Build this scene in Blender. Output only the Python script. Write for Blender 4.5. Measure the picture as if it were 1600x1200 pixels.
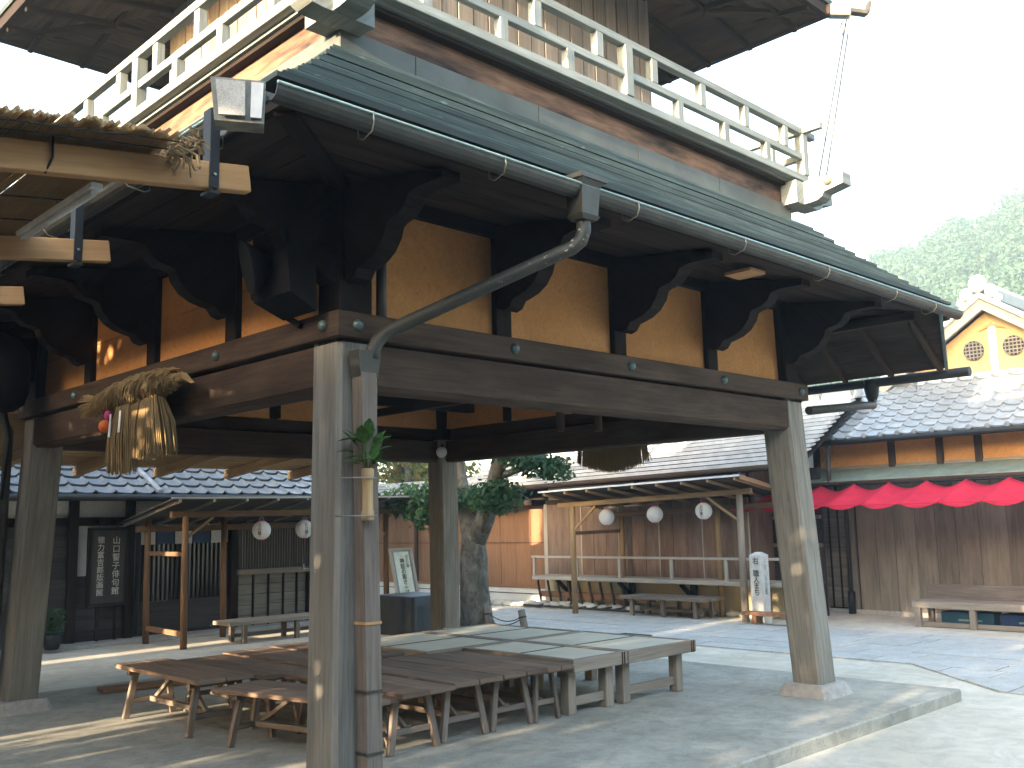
import bpy, bmesh, math, random
from mathutils import Vector, Matrix, noise

random.seed(7)
for _o in list(bpy.data.objects):
    bpy.data.objects.remove(_o)
SC = bpy.context.scene
COL = SC.collection

# ------------------------------------------------------------------ camera
def add_camera():
    yaw, pitch, roll = 0.794319, 0.140771, -0.022603
    cy, sy, cp, sp = math.cos(yaw), math.sin(yaw), math.cos(pitch), math.sin(pitch)
    f = Vector((cy * cp, sy * cp, sp))
    r = Vector((sy, -cy, 0))
    u = r.cross(f)
    c, s = math.cos(roll), math.sin(roll)
    r2, u2 = c * r + s * u, -s * r + c * u
    m = Matrix(((r2.x, u2.x, -f.x, -2.9943), (r2.y, u2.y, -f.y, -4.3748), (r2.z, u2.z, -f.z, 1.5), (0, 0, 0, 1)))
    cd = bpy.data.cameras.new('camera')
    cd.sensor_width = 36.0
    cd.lens = 36.0 * 1534.03 / 1600.0
    cd.clip_start = 0.05
    cd.clip_end = 3000
    co = bpy.data.objects.new('camera', cd)
    COL.objects.link(co)
    co.matrix_world = m
    SC.camera = co
add_camera()

# ------------------------------------------------------------------ light
SUN_AZ = math.radians(184.5)      # where the sun stands, counter-clockwise from +x
SUN_EL = math.radians(10.0)
def add_light():
    w = bpy.data.worlds.new('World')
    SC.world = w
    w.use_nodes = True
    nt = w.node_tree
    bg = nt.nodes['Background']
    sky = nt.nodes.new('ShaderNodeTexSky')
    sky.sky_type = 'NISHITA'
    sky.sun_disc = False
    sky.sun_elevation = SUN_EL
    sky.sun_rotation = math.pi / 2 - SUN_AZ
    sky.air_density = 1.0
    sky.dust_density = 3.0
    sky.ozone_density = 1.0
    nt.links.new(sky.outputs['Color'], bg.inputs['Color'])
    bg.inputs['Strength'].default_value = 0.15
    sd = bpy.data.lights.new('sun', 'SUN')
    sd.energy = 2.4
    sd.angle = math.radians(0.55)
    sd.color = (1.0, 0.78, 0.54)
    so = bpy.data.objects.new('sun', sd)
    COL.objects.link(so)
    d = Vector((math.cos(SUN_AZ) * math.cos(SUN_EL), math.sin(SUN_AZ) * math.cos(SUN_EL), math.sin(SUN_EL)))
    so.rotation_euler = d.to_track_quat('Z', 'Y').to_euler()
    so.location = d * 40
add_light()
SC.view_settings.view_transform = 'Standard'
SC.view_settings.look = 'None'
SC.view_settings.exposure = 3.5
SC.view_settings.gamma = 1.0
SC.view_settings.use_curve_mapping = False
SC.render.engine = 'CYCLES'
SC.cycles.max_bounces = 7
SC.cycles.diffuse_bounces = 5
SC.cycles.use_denoising = True

# ------------------------------------------------------------------ materials
class NT:
    def __init__(self, name):
        self.m = bpy.data.materials.new(name)
        self.m.use_nodes = True
        self.t = self.m.node_tree
        self.b = self.t.nodes['Principled BSDF']
    def n(self, kind, **kw):
        nd = self.t.nodes.new(kind)
        for k, v in kw.items():
            setattr(nd, k, v)
        return nd
    def l(self, a, b):
        self.t.links.new(a, b)
    def coords(self, uv=True, scale=(1, 1, 1), rnd=True):
        tc = self.n('ShaderNodeTexCoord')
        mp = self.n('ShaderNodeMapping')
        mp.inputs['Scale'].default_value = scale
        self.l(tc.outputs['UV' if uv else 'Object'], mp.inputs['Vector'])
        if rnd:
            oi = self.n('ShaderNodeObjectInfo')
            mu = self.n('ShaderNodeMath', operation='MULTIPLY')
            mu.inputs[1].default_value = 37.0
            self.l(oi.outputs['Random'], mu.inputs[0])
            self.l(mu.outputs[0], mp.inputs['Location'])
        return mp.outputs['Vector']
    def noise(self, vec, scale, detail=4, rough=0.6, dist=0.0):
        nd = self.n('ShaderNodeTexNoise')
        nd.inputs['Scale'].default_value = scale
        nd.inputs['Detail'].default_value = detail
        nd.inputs['Roughness'].default_value = rough
        nd.inputs['Distortion'].default_value = dist
        self.l(vec, nd.inputs['Vector'])
        return nd.outputs['Fac']
    def ramp(self, fac, stops):
        r = self.n('ShaderNodeValToRGB')
        el = r.color_ramp.elements
        el[0].position, el[0].color = stops[0][0], (*stops[0][1], 1)
        el[1].position, el[1].color = stops[-1][0], (*stops[-1][1], 1)
        for p, c in stops[1:-1]:
            e = el.new(p)
            e.color = (*c, 1)
        self.l(fac, r.inputs['Fac'])
        return r.outputs['Color']
    def mix(self, fac, a, b, mode='MIX'):
        m = self.n('ShaderNodeMix', data_type='RGBA', blend_type=mode)
        for sock, v in ((m.inputs[0], fac), (m.inputs[6], a), (m.inputs[7], b)):
            if isinstance(v, (int, float)):
                sock.default_value = v
            elif isinstance(v, tuple):
                sock.default_value = (*v, 1)
            else:
                self.l(v, sock)
        return m.outputs[2]
    def vary(self, col, amount=0.25):
        oi = self.n('ShaderNodeObjectInfo')
        hs = self.n('ShaderNodeHueSaturation')
        mr = self.n('ShaderNodeMapRange')
        mr.inputs['To Min'].default_value = 1 - amount
        mr.inputs['To Max'].default_value = 1 + amount
        self.l(oi.outputs['Random'], mr.inputs['Value'])
        self.l(mr.outputs[0], hs.inputs['Value'])
        self.l(col, hs.inputs['Color'])
        return hs.outputs['Color']
    def bump(self, h, strength=0.3, dist=0.01):
        b = self.n('ShaderNodeBump')
        b.inputs['Strength'].default_value = strength
        b.inputs['Distance'].default_value = dist
        self.l(h, b.inputs['Height'])
        self.l(b.outputs['Normal'], self.b.inputs['Normal'])
    def done(self, col, rough=0.7, spec=0.3, metal=0.0):
        if isinstance(col, tuple):
            self.b.inputs['Base Color'].default_value = (*col, 1)
        else:
            self.l(col, self.b.inputs['Base Color'])
        if isinstance(rough, (int, float)):
            self.b.inputs['Roughness'].default_value = rough
        else:
            self.l(rough, self.b.inputs['Roughness'])
        self.b.inputs['Specular IOR Level'].default_value = spec
        self.b.inputs['Metallic'].default_value = metal
        return self.m

def sc(c, k):
    return tuple(max(0, min(1, x * k)) for x in c)

def wood(name, base, stain=None, grain=(2.2, 42, 1), vary=0.18, bump=0.35, rough=0.75, contrast=0.45, stain_amt=0.5):
    t = NT(name)
    v = t.coords(True, grain)
    g = t.noise(v, 1.0, 6, 0.62, 0.6)
    v2 = t.coords(True, (0.9, 3.5, 1))
    big = t.noise(v2, 1.6, 4, 0.6)
    col = t.ramp(g, [(0.28, sc(base, 1 - contrast)), (0.52, base), (0.78, sc(base, 1 + contrast * 0.7))])
    st = stain if stain else sc(base, 0.5)
    fac = t.ramp(big, [(0.42, (0, 0, 0)), (0.68, (stain_amt,) * 3)])
    col = t.mix(fac, col, st)
    col = t.vary(col, vary)
    t.bump(g, bump, 0.006)
    return t.done(col, rough, 0.12)

def rocky(name, base, alt, scale=6.0, fine=60.0, bump=0.3, rough=0.85, vary=0.1, uv=False, stops=(0.35, 0.65), spec=0.25, flat=1.0, stains=0.0):
    t = NT(name)
    v = t.coords(uv, (1, 1, 1), vary > 0)
    a = t.noise(v, scale, 5, 0.6)
    f = t.noise(v, fine, 3, 0.7)
    col = t.ramp(a, [(stops[0], base), (stops[1], alt)])
    fc = t.ramp(f, [(0.3, (1 - 0.28 * flat,) * 3), (0.7, (1 + 0.22 * flat,) * 3)])
    col = t.mix(1.0, col, fc, 'MULTIPLY')
    if stains > 0:
        s1 = t.noise(v, scale * 3.7, 6, 0.7, 1.2)
        s2 = t.noise(v, fine * 0.35, 2, 0.5)
        col = t.mix(1.0, col, t.ramp(s1, [(0.38, (1 - stains,) * 3), (0.6, (1.0,) * 3)]), 'MULTIPLY')
        col = t.mix(1.0, col, t.ramp(s2, [(0.28, (1 - stains * 1.3,) * 3), (0.36, (1.0,) * 3)]), 'MULTIPLY')
    if vary > 0:
        col = t.vary(col, vary)
    t.bump(f, bump, 0.004)
    return t.done(col, rough, spec)

def plain(name, base, rough=0.6, vary=0.08, scale=5.0, spec=0.3, metal=0.0, depth=0.25):
    t = NT(name)
    v = t.coords(False, (1, 1, 1))
    a = t.noise(v, scale, 5, 0.65)
    col = t.ramp(a, [(0.3, sc(base, 1 - depth)), (0.7, sc(base, 1 + depth * 0.6))])
    if vary:
        col = t.vary(col, vary)
    return t.done(col, rough, spec, metal)

def leaf_mat(name, a, b, tip=None):
    t = NT(name)
    v = t.coords(False, (1, 1, 1), False)
    n1 = t.noise(v, 3.0, 3, 0.6)
    n2 = t.noise(v, 40.0, 2, 0.6)
    col = t.ramp(n1, [(0.3, a), (0.7, b)])
    k = t.ramp(n2, [(0.3, (0.6,) * 3), (0.75, (1.4,) * 3)])
    col = t.mix(1.0, col, k, 'MULTIPLY')
    if tip:
        n3 = t.noise(v, 5.0, 2, 0.5)
        col = t.mix(t.ramp(n3, [(0.52, (0, 0, 0)), (0.62, (1, 1, 1))]), col, tip)
    m = t.done(col, 0.55, 0.3)
    tr = t.n('ShaderNodeBsdfTranslucent')
    t.l(col, tr.inputs['Color'])
    mx = t.n('ShaderNodeMixShader')
    mx.inputs[0].default_value = 0.3
    out = t.t.nodes['Material Output']
    t.l(t.b.outputs[0], mx.inputs[1])
    t.l(tr.outputs[0], mx.inputs[2])
    t.l(mx.outputs[0], out.inputs['Surface'])
    return m

def cloth_mat(name, base, trans=0.35, weave=220):
    t = NT(name)
    v = t.coords(False, (1, 1, 1), False)
    a = t.noise(v, 2.5, 4, 0.6)
    col = t.ramp(a, [(0.3, sc(base, 0.86)), (0.7, sc(base, 1.08))])
    f = t.noise(v, weave, 2, 0.5)
    t.bump(f, 0.15, 0.002)
    m = t.done(col, 0.85, 0.15)
    tr = t.n('ShaderNodeBsdfTranslucent')
    t.l(col, tr.inputs['Color'])
    mx = t.n('ShaderNodeMixShader')
    mx.inputs[0].default_value = trans
    out = t.t.nodes['Material Output']
    t.l(t.b.outputs[0], mx.inputs[1])
    t.l(tr.outputs[0], mx.inputs[2])
    t.l(mx.outputs[0], out.inputs['Surface'])
    return m

M = {}
M['post'] = wood('weathered_post', (0.25, 0.235, 0.20), (0.15, 0.12, 0.092), vary=0.06, contrast=0.4, bump=0.5)
M['beam'] = wood('brown_beam', (0.072, 0.049, 0.035), (0.032, 0.020, 0.014), vary=0.1, stain_amt=0.7)
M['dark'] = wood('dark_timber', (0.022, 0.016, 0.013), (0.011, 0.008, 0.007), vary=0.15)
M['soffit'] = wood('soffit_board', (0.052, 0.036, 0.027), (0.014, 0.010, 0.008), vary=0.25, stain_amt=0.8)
M['rail'] = wood('pale_rail', (0.24, 0.26, 0.245), (0.13, 0.15, 0.135), vary=0.12, contrast=0.35)
M['board'] = wood('upper_board', (0.205, 0.18, 0.16), (0.15, 0.125, 0.105), vary=0.15, contrast=0.35)
M['burnt'] = wood('scorched_band', (0.20, 0.115, 0.075), (0.022, 0.02, 0.02), grain=(2.5, 22, 1), vary=0.05, stain_amt=1.0, contrast=0.5)
M['newwood'] = wood('fresh_timber', (0.50, 0.29, 0.135), (0.38, 0.19, 0.08), vary=0.08, contrast=0.22, bump=0.2)
M['bench'] = wood('bench_board', (0.20, 0.14, 0.10), (0.085, 0.062, 0.048), vary=0.22, contrast=0.5)
M['benchleg'] = wood('bench_leg', (0.20, 0.165, 0.135), (0.11, 0.085, 0.07), vary=0.15)
M['greywood'] = wood('grey_timber', (0.30, 0.255, 0.205), (0.19, 0.155, 0.12), vary=0.1, contrast=0.3)
M['log'] = wood('round_log', (0.33, 0.225, 0.12), (0.21, 0.13, 0.065), vary=0.12, contrast=0.3)
M['logdark'] = wood('round_log_brown', (0.17, 0.10, 0.055), (0.10, 0.06, 0.035), vary=0.12)
M['plank_red'] = wood('red_brown_plank', (0.25, 0.135, 0.075), (0.165, 0.09, 0.052), grain=(1.5, 30, 1), vary=0.1, contrast=0.22)
M['plank_mid'] = wood('wall_plank', (0.21, 0.135, 0.095), (0.32, 0.25, 0.20), grain=(1.3, 26, 1), vary=0.13, contrast=0.35, stain_amt=0.6)
M['plank_grey'] = wood('grey_wall_plank', (0.215, 0.195, 0.165), (0.31, 0.285, 0.24), grain=(1.1, 22, 1), vary=0.14, contrast=0.35, stain_amt=0.7)
M['plank_dark'] = wood('dark_wall_plank', (0.05, 0.046, 0.045), (0.08, 0.075, 0.072), grain=(1.3, 30, 1), vary=0.2)
M['deckpale'] = wood('pale_deck', (0.42, 0.39, 0.33), (0.30, 0.29, 0.25), vary=0.08, contrast=0.2)
M['rack'] = plain('rack_paint', (0.05, 0.04, 0.035), 0.6)
M['plaster'] = rocky('ochre_plaster', (0.56, 0.26, 0.09), (0.63, 0.305, 0.11), 1.3, 40, 0.05, 0.9, 0.07, flat=0.5, stains=0.10)
M['plasterY'] = rocky('yellow_plaster', (0.50, 0.34, 0.16), (0.56, 0.39, 0.20), 2.0, 90, 0.1, 0.9, 0.03)
M['plasterW'] = rocky('white_plaster', (0.60, 0.59, 0.54), (0.68, 0.67, 0.62), 2.0, 80, 0.1, 0.9, 0.03)
M['plasterC'] = rocky('cream_plaster', (0.47, 0.40, 0.245), (0.55, 0.47, 0.30), 2.0, 80, 0.1, 0.9, 0.03)
M['slab'] = rocky('platform_concrete', (0.33, 0.325, 0.275), (0.47, 0.455, 0.39), 1.6, 110, 0.6, 0.88, 0, spec=0.2, stains=0.22)
M['stone'] = rocky('granite', (0.35, 0.335, 0.30), (0.45, 0.435, 0.40), 14, 160, 0.3, 0.8, 0.06)
M['marker'] = rocky('marker_granite', (0.50, 0.50, 0.46), (0.60, 0.60, 0.56), 14, 160, 0.3, 0.8, 0.0)
M['paving'] = rocky('paving_granite', (0.43, 0.425, 0.395), (0.52, 0.515, 0.48), 5, 120, 0.25, 0.75, 0.07, spec=0.35, stains=0.15)
M['sand'] = rocky('packed_sand', (0.56, 0.515, 0.41), (0.68, 0.63, 0.52), 0.9, 150, 0.5, 0.95, 0, stains=0.18)
M['boulder'] = rocky('round_stone', (0.42, 0.40, 0.33), (0.55, 0.53, 0.46), 7, 60, 0.3, 0.85, 0.15)
M['tile'] = plain('glazed_tile', (0.185, 0.205, 0.225), 0.34, 0.14, 9, 0.5)
M['tile_light'] = plain('pale_roof_tile', (0.27, 0.295, 0.315), 0.42, 0.1, 9, 0.5)
M['tilewhite'] = plain('whitened_ridge', (0.72, 0.70, 0.66), 0.7, 0.05, 9)
M['rowtile'] = plain('row_tile', (0.44, 0.45, 0.45), 0.45, 0.12, 5, 0.5)
M['copper'] = None
M['gutter'] = plain('aged_gutter', (0.052, 0.050, 0.041), 0.5, 0.06, 6, 0.4, 0.1, 0.4)
M['gutterlip'] = plain('verdigris_lip', (0.30, 0.43, 0.40), 0.5, 0.05, 12, 0.4, 0.2, 0.3)
M['black'] = plain('matt_black', (0.009, 0.009, 0.010), 0.85, 0, 8, 0.15)
M['iron'] = plain('dark_iron', (0.022, 0.024, 0.026), 0.55, 0.05, 8, 0.4, 0.3)
M['steel'] = plain('wire_steel', (0.30, 0.30, 0.30), 0.4, 0.05, 8, 0.5, 0.7)
M['nail'] = plain('verdigris_nail', (0.10, 0.145, 0.14), 0.45, 0.1, 20, 0.5, 0.4, 0.3)
M['bronze'] = plain('bronze_knob', (0.30, 0.27, 0.20), 0.4, 0.1, 20, 0.5, 0.4, 0.3)
M['red'] = cloth_mat('red_canvas', (0.86, 0.06, 0.12), 0.5)
M['tatami'] = None
M['paper'] = cloth_mat('lantern_paper', (0.82, 0.82, 0.78), 0.35, 60)
M['pink'] = plain('magenta_rim', (0.70, 0.07, 0.25), 0.6, 0)
M['ink'] = plain('black_ink', (0.02, 0.02, 0.022), 0.7, 0)
M['inkpale'] = plain('pale_paint', (0.50, 0.49, 0.42), 0.7, 0)
M['signpaper'] = plain('cream_sign_paper', (0.78, 0.78, 0.60), 0.8, 0)
M['tarp'] = plain('dark_tarpaulin', (0.03, 0.036, 0.042), 0.5, 0, 4, 0.4)
M['bark'] = None
M['straw'] = wood('rice_straw', (0.30, 0.215, 0.105), (0.17, 0.105, 0.05), grain=(1.2, 60, 1), vary=0.15, contrast=0.5, bump=0.6)
M['reed'] = wood('reed_stem', (0.36, 0.235, 0.12), (0.22, 0.13, 0.06), grain=(3, 20, 1), vary=0.1, contrast=0.35)
M['orange'] = plain('bitter_orange', (0.75, 0.16, 0.03), 0.5, 0)
M['white'] = plain('white_paint', (0.74, 0.74, 0.72), 0.55, 0.03)
M['bamboo'] = wood('bamboo', (0.48, 0.34, 0.17), (0.24, 0.12, 0.07), grain=(2, 8, 1), vary=0, contrast=0.2)
M['yellow'] = plain('yellow_tape', (0.72, 0.55, 0.03), 0.6, 0)
M['low_bounce'] = rocky('low_bounce_ground', (0.055, 0.055, 0.055), (0.085, 0.083, 0.08), 1.5, 140, 0.4, 0.9, 0)  # for unseen ground, kept dark to cut bounced light
M['blue'] = plain('blue_plastic', (0.015, 0.045, 0.12), 0.45, 0.1)
M['teal'] = plain('teal_plastic', (0.015, 0.07, 0.11), 0.45, 0.1)
M['glass'] = plain('dark_glass', (0.03, 0.035, 0.04), 0.12, 0, 3, 0.6)
M['lampface'] = plain('frosted_lens', (0.20, 0.205, 0.175), 0.35, 0, 14, 0.5, 0.0, 0.6)
M['canopygreen'] = plain('green_sheet', (0.23, 0.29, 0.245), 0.5, 0, 5, 0.4, 0.2)
M['leaf'] = leaf_mat('broad_leaf', (0.05, 0.13, 0.025), (0.09, 0.20, 0.04))
M['leafdark'] = leaf_mat('pruned_leaf', (0.026, 0.07, 0.03), (0.06, 0.13, 0.045))
M['leafyellow'] = leaf_mat('autumn_leaf', (0.10, 0.14, 0.03), (0.22, 0.22, 0.05), (0.32, 0.17, 0.045))
M['leafhill'] = leaf_mat('forest_leaf', (0.03, 0.078, 0.048), (0.06, 0.115, 0.062))
M['hill'] = plain('hill_floor', (0.05, 0.09, 0.04), 0.95, 0, 0.05)
M['hose'] = plain('white_hose', (0.7, 0.7, 0.66), 0.5, 0)
M['teahose'] = plain('green_hose', (0.06, 0.22, 0.19), 0.5, 0)

def make_translucent(m, amount):
    nt = m.node_tree
    bs = nt.nodes['Principled BSDF']
    src = bs.inputs['Base Color'].links[0].from_socket
    tr = nt.nodes.new('ShaderNodeBsdfTranslucent'); mx = nt.nodes.new('ShaderNodeMixShader')
    mx.inputs[0].default_value = amount
    nt.links.new(src, tr.inputs['Color'])
    nt.links.new(bs.outputs[0], mx.inputs[1]); nt.links.new(tr.outputs[0], mx.inputs[2])
    nt.links.new(mx.outputs[0], nt.nodes['Material Output'].inputs['Surface'])
M['reedpale'] = wood('sunlit_reed', (0.50, 0.375, 0.215), (0.36, 0.25, 0.13), grain=(3, 20, 1), vary=0.1, contrast=0.35)  # paler copy of the reed, light through the mat put into its colour
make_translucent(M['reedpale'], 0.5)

def special_materials():
    # layered copper-clad roof: dark verdigris with paler runs along each course
    t = NT('patina_roof')
    v = t.coords(True, (0.7, 9, 1))
    a = t.noise(v, 2.2, 6, 0.68, 0.4)
    col = t.ramp(a, [(0.28, (0.014, 0.022, 0.018)), (0.5, (0.031, 0.045, 0.038)), (0.66, (0.062, 0.084, 0.072)), (0.8, (0.06, 0.048, 0.034))])
    v2 = t.coords(True, (3.5, 14, 1))
    s = t.noise(v2, 2.0, 4, 0.6)
    col = t.mix(t.ramp(s, [(0.66, (0, 0, 0)), (0.74, (0.6,) * 3)]), col, (0.13, 0.18, 0.17))
    col = t.vary(col, 0.6)
    t.bump(a, 0.3, 0.006)
    M['copper'] = t.done(col, 0.62, 0.3, 0.0)
    # skirt sheet metal
    t = NT('skirt_sheet')
    v = t.coords(True, (1.2, 1.2, 1))
    a = t.noise(v, 2.0, 6, 0.6)
    col = t.vary(t.ramp(a, [(0.3, (0.062, 0.066, 0.060)), (0.7, (0.105, 0.112, 0.10))]), 0.08)
    M['skirt'] = t.done(col, 0.6, 0.3, 0.0)
    # tatami
    t = NT('tatami_mat')
    v = t.coords(True, (1, 1, 1), False)
    w = t.n('ShaderNodeTexWave', bands_direction='X')
    w.inputs['Scale'].default_value = 60
    t.l(v, w.inputs['Vector'])
    a = t.noise(v, 3, 5, 0.6)
    col = t.ramp(a, [(0.3, (0.58, 0.56, 0.45)), (0.7, (0.68, 0.66, 0.54))])
    t.bump(w.outputs['Fac'], 0.2, 0.002)
    M['tatami'] = t.done(col, 0.75, 0.2)
    # bark
    t = NT('mottled_bark')
    v = t.coords(False, (1, 1, 0.6), False)
    a = t.noise(v, 7, 6, 0.65, 0.8)
    b = t.noise(v, 22, 4, 0.6)
    col = t.ramp(a, [(0.34, (0.05, 0.042, 0.032)), (0.5, (0.12, 0.112, 0.092)), (0.68, (0.21, 0.20, 0.17))])
    col = t.mix(t.ramp(b, [(0.55, (0, 0, 0)), (0.7, (0.6,) * 3)]), col, (0.085, 0.075, 0.05))
    t.bump(b, 0.7, 0.02)
    M['bark'] = t.done(col, 0.9, 0.2)
    # peeling painted downpipe
    t = NT('peeling_pipe')
    v = t.coords(False, (1, 1, 1), False)
    a = t.noise(v, 26, 5, 0.7)
    b = t.noise(v, 1.6, 3, 0.5)
    f = t.mix(1.0, t.ramp(a, [(0.60, (0, 0, 0)), (0.64, (1, 1, 1))]), t.ramp(b, [(0.45, (0, 0, 0)), (0.6, (1, 1, 1))]), 'MULTIPLY')
    col = t.mix(f, (0.045, 0.046, 0.038), (0.42, 0.44, 0.40))
    M['pipe'] = t.done(col, 0.55, 0.4, 0.1)
special_materials()
# ------------------------------------------------------------------ mesh helpers
class MB:
    """collects shapes in world coordinates, build() links them as one mesh object"""
    def __init__(self):
        self.v, self.f, self.uv, self.sm = [], [], [], []
    def face(self, idx, uvs, smooth=False):
        self.f.append(tuple(idx)); self.uv.append(list(uvs)); self.sm.append(smooth)
    def obox(self, c, ax, ay, az, h, ch=0.0, taper=None):
        """oriented box: centre c, unit axes, half sizes h; ch = chamfer; taper=(kx,ky) scales the +z end"""
        c = Vector(c)
        A = (Vector(ax), Vector(ay), Vector(az))
        L = max(range(3), key=lambda i: h[i])
        ch = min(ch, min(h) * 0.6)
        off = random.random() * 9
        base = len(self.v)
        def P(q):
            x, y, z = q
            if taper and z > 0:
                x *= taper[0]; y *= taper[1]
            return c + A[0] * x + A[1] * y + A[2] * z
        def uvof(q, n):
            o = [i for i in range(3) if i != n]
            if n == L:
                return (q[o[0]] * 0.3 + off, q[o[1]] + off)
            t = [i for i in o if i != L][0]
            return (q[L] + off, q[t] + n * 0.37 + off)
        if ch <= 0:
            pts = [Vector((sx * h[0], sy * h[1], sz * h[2])) for sx in (-1, 1) for sy in (-1, 1) for sz in (-1, 1)]
            self.v += [P(q) for q in pts]
            for n, idx in ((0, (0, 1, 3, 2)), (0, (4, 6, 7, 5)), (1, (0, 4, 5, 1)), (1, (2, 3, 7, 6)), (2, (0, 2, 6, 4)), (2, (1, 5, 7, 3))):
                self.face([base + i for i in idx], [uvof(pts[i], n) for i in idx])
            return
        ids, pts = {}, []
        for sx in (-1, 1):
            for sy in (-1, 1):
                for sz in (-1, 1):
                    s = (sx, sy, sz)
                    for k in range(3):
                        q = Vector([s[i] * (h[i] if i == k else h[i] - ch) for i in range(3)])
                        ids[(sx, sy, sz, k)] = len(pts)
                        pts.append(q)
        self.v += [P(q) for q in pts]
        def F(keys, n):
            ii = [ids[k] for k in keys]
            self.face([base + i for i in ii], [uvof(pts[i], n) for i in ii])
        for k in range(3):
            a, b = [i for i in range(3) if i != k]
            for s in (-1, 1):
                ring = []
                for (p, q) in ((-1, -1), (1, -1), (1, 1), (-1, 1)):
                    t = [0, 0, 0]; t[k] = s; t[a] = p; t[b] = q
                    ring.append((*t, k))
                F(ring, k)
            for p in (-1, 1):
                for q in (-1, 1):
                    t0 = [0, 0, 0]; t0[a] = p; t0[b] = q; t0[k] = -1
                    t1 = list(t0); t1[k] = 1
                    F([(*t0, a), (*t1, a), (*t1, b), (*t0, b)], a)
        for sx in (-1, 1):
            for sy in (-1, 1):
                for sz in (-1, 1):
                    F([(sx, sy, sz, 0), (sx, sy, sz, 1), (sx, sy, sz, 2)], 0)
    def box(self, x0, x1, y0, y1, z0, z1, ch=0.0):
        self.obox(((x0 + x1) / 2, (y0 + y1) / 2, (z0 + z1) / 2), (1, 0, 0), (0, 1, 0), (0, 0, 1),
                  (abs(x1 - x0) / 2, abs(y1 - y0) / 2, abs(z1 - z0) / 2), ch)
        return self
    def beam(self, p, q, w, h, ch=0.004, up=(0, 0, 1)):
        p, q = Vector(p), Vector(q)
        d = (q - p)
        ln = d.length
        d.normalize()
        up = Vector(up)
        if abs(d.dot(up)) > 0.98:
            up = Vector((0, 1, 0))
        s = d.cross(up).normalized()
        u = s.cross(d)
        self.obox((p + q) / 2, d, s, u, (ln / 2, w / 2, h / 2), ch)
        return self
    def tube(self, pts, r, n=8, caps=True, smooth=True):
        pts = [Vector(p) for p in pts]
        rs = list(r) if isinstance(r, (list, tuple)) else [r] * len(pts)
        base = len(self.v)
        prev = None
        acc = 0.0
        us = []
        for i, p in enumerate(pts):
            if i == 0:
                d = pts[1] - p
            elif i == len(pts) - 1:
                d = p - pts[i - 1]
            else:
                d = pts[i + 1] - pts[i - 1]
            if d.length < 1e-9:
                d = Vector((0, 0, 1))
            d.normalize()
            ref = prev if prev is not None else (Vector((0, 0, 1)) if abs(d.z) < 0.9 else Vector((1, 0, 0)))
            s = ref - d * ref.dot(d)
            if s.length < 1e-6:
                s = Vector((1, 0, 0)) - d * d.x
            s.normalize()
            t = d.cross(s)
            prev = s
            for k in range(n):
                a = 2 * math.pi * k / n
                self.v.append(p + (s * math.cos(a) + t * math.sin(a)) * rs[i])
            if i:
                acc += (p - pts[i - 1]).length
            us.append(acc)
        for i in range(len(pts) - 1):
            for k in range(n):
                k2 = (k + 1) % n
                self.face([base + i * n + k, base + i * n + k2, base + (i + 1) * n + k2, base + (i + 1) * n + k],
                          [(us[i], k * 0.05), (us[i], (k + 1) * 0.05), (us[i + 1], (k + 1) * 0.05), (us[i + 1], k * 0.05)], smooth)
        if caps:
            self.face([base + k for k in range(n)][::-1], [(math.cos(k) * 0.02, math.sin(k) * 0.02) for k in range(n)])
            e = base + (len(pts) - 1) * n
            self.face([e + k for k in range(n)], [(math.cos(k) * 0.02, math.sin(k) * 0.02) for k in range(n)])
        return self
    def lathe(self, c, prof, n=12, axis=(0, 0, 1)):
        """prof: list of (radius, height) along axis from c"""
        c = Vector(c); d = Vector(axis).normalized()
        s = d.orthogonal().normalized(); t = d.cross(s)
        base = len(self.v)
        for (r, h) in prof:
            for k in range(n):
                a = 2 * math.pi * k / n
                self.v.append(c + d * h + (s * math.cos(a) + t * math.sin(a)) * max(r, 1e-4))
        for i in range(len(prof) - 1):
            for k in range(n):
                k2 = (k + 1) % n
                self.face([base + i * n + k, base + i * n + k2, base + (i + 1) * n + k2, base + (i + 1) * n + k],
                          [(prof[i][1], k * .1), (prof[i][1], k * .1 + .1), (prof[i + 1][1], k * .1 + .1), (prof[i + 1][1], k * .1)], True)
        self.face([base + k for k in range(n)][::-1], [(0, 0)] * n)
        e = base + (len(prof) - 1) * n
        self.face([e + k for k in range(n)], [(0, 0)] * n)
        return self
    def prism(self, ring0, ring1, closed=True, u_axis=None):
        """loft between two equal rings of 3-D points"""
        n = len(ring0)
        base = len(self.v)
        r0 = [Vector(p) for p in ring0]; r1 = [Vector(p) for p in ring1]
        self.v += r0 + r1
        off = random.random() * 9
        ln = (r1[0] - r0[0]).length
        acc = [0.0]
        for i in range(n):
            acc.append(acc[-1] + (r0[(i + 1) % n] - r0[i]).length)
        for i in range(n):
            j = (i + 1) % n
            self.face([base + i, base + j, base + n + j, base + n + i],
                      [(off, acc[i] + off), (off, acc[i + 1] + off), (off + ln, acc[i + 1] + off), (off + ln, acc[i] + off)])
        if closed:
            def flat(r):
                nrm = Vector((0, 0, 0))
                for i in range(n):
                    nrm += (r[i] - r[0]).cross(r[(i + 1) % n] - r[0])
                if nrm.length < 1e-12:
                    return [(0, 0)] * n
                nrm.normalize()
                s = nrm.orthogonal().normalized(); t = nrm.cross(s)
                return [((p - r[0]).dot(s) + off, (p - r[0]).dot(t) + off) for p in r]
            self.face([base + i for i in range(n)][::-1], flat(r0)[::-1])
            self.face([base + n + i for i in range(n)], flat(r1))
        return self
    def quad(self, a, b, c, d, uv=None):
        base = len(self.v)
        self.v += [Vector(p) for p in (a, b, c, d)]
        ab = (Vector(b) - Vector(a)).length; ad = (Vector(d) - Vector(a)).length
        self.face([base, base + 1, base + 2, base + 3], uv or [(0, 0), (ab, 0), (ab, ad), (0, ad)])
        return self
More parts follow.
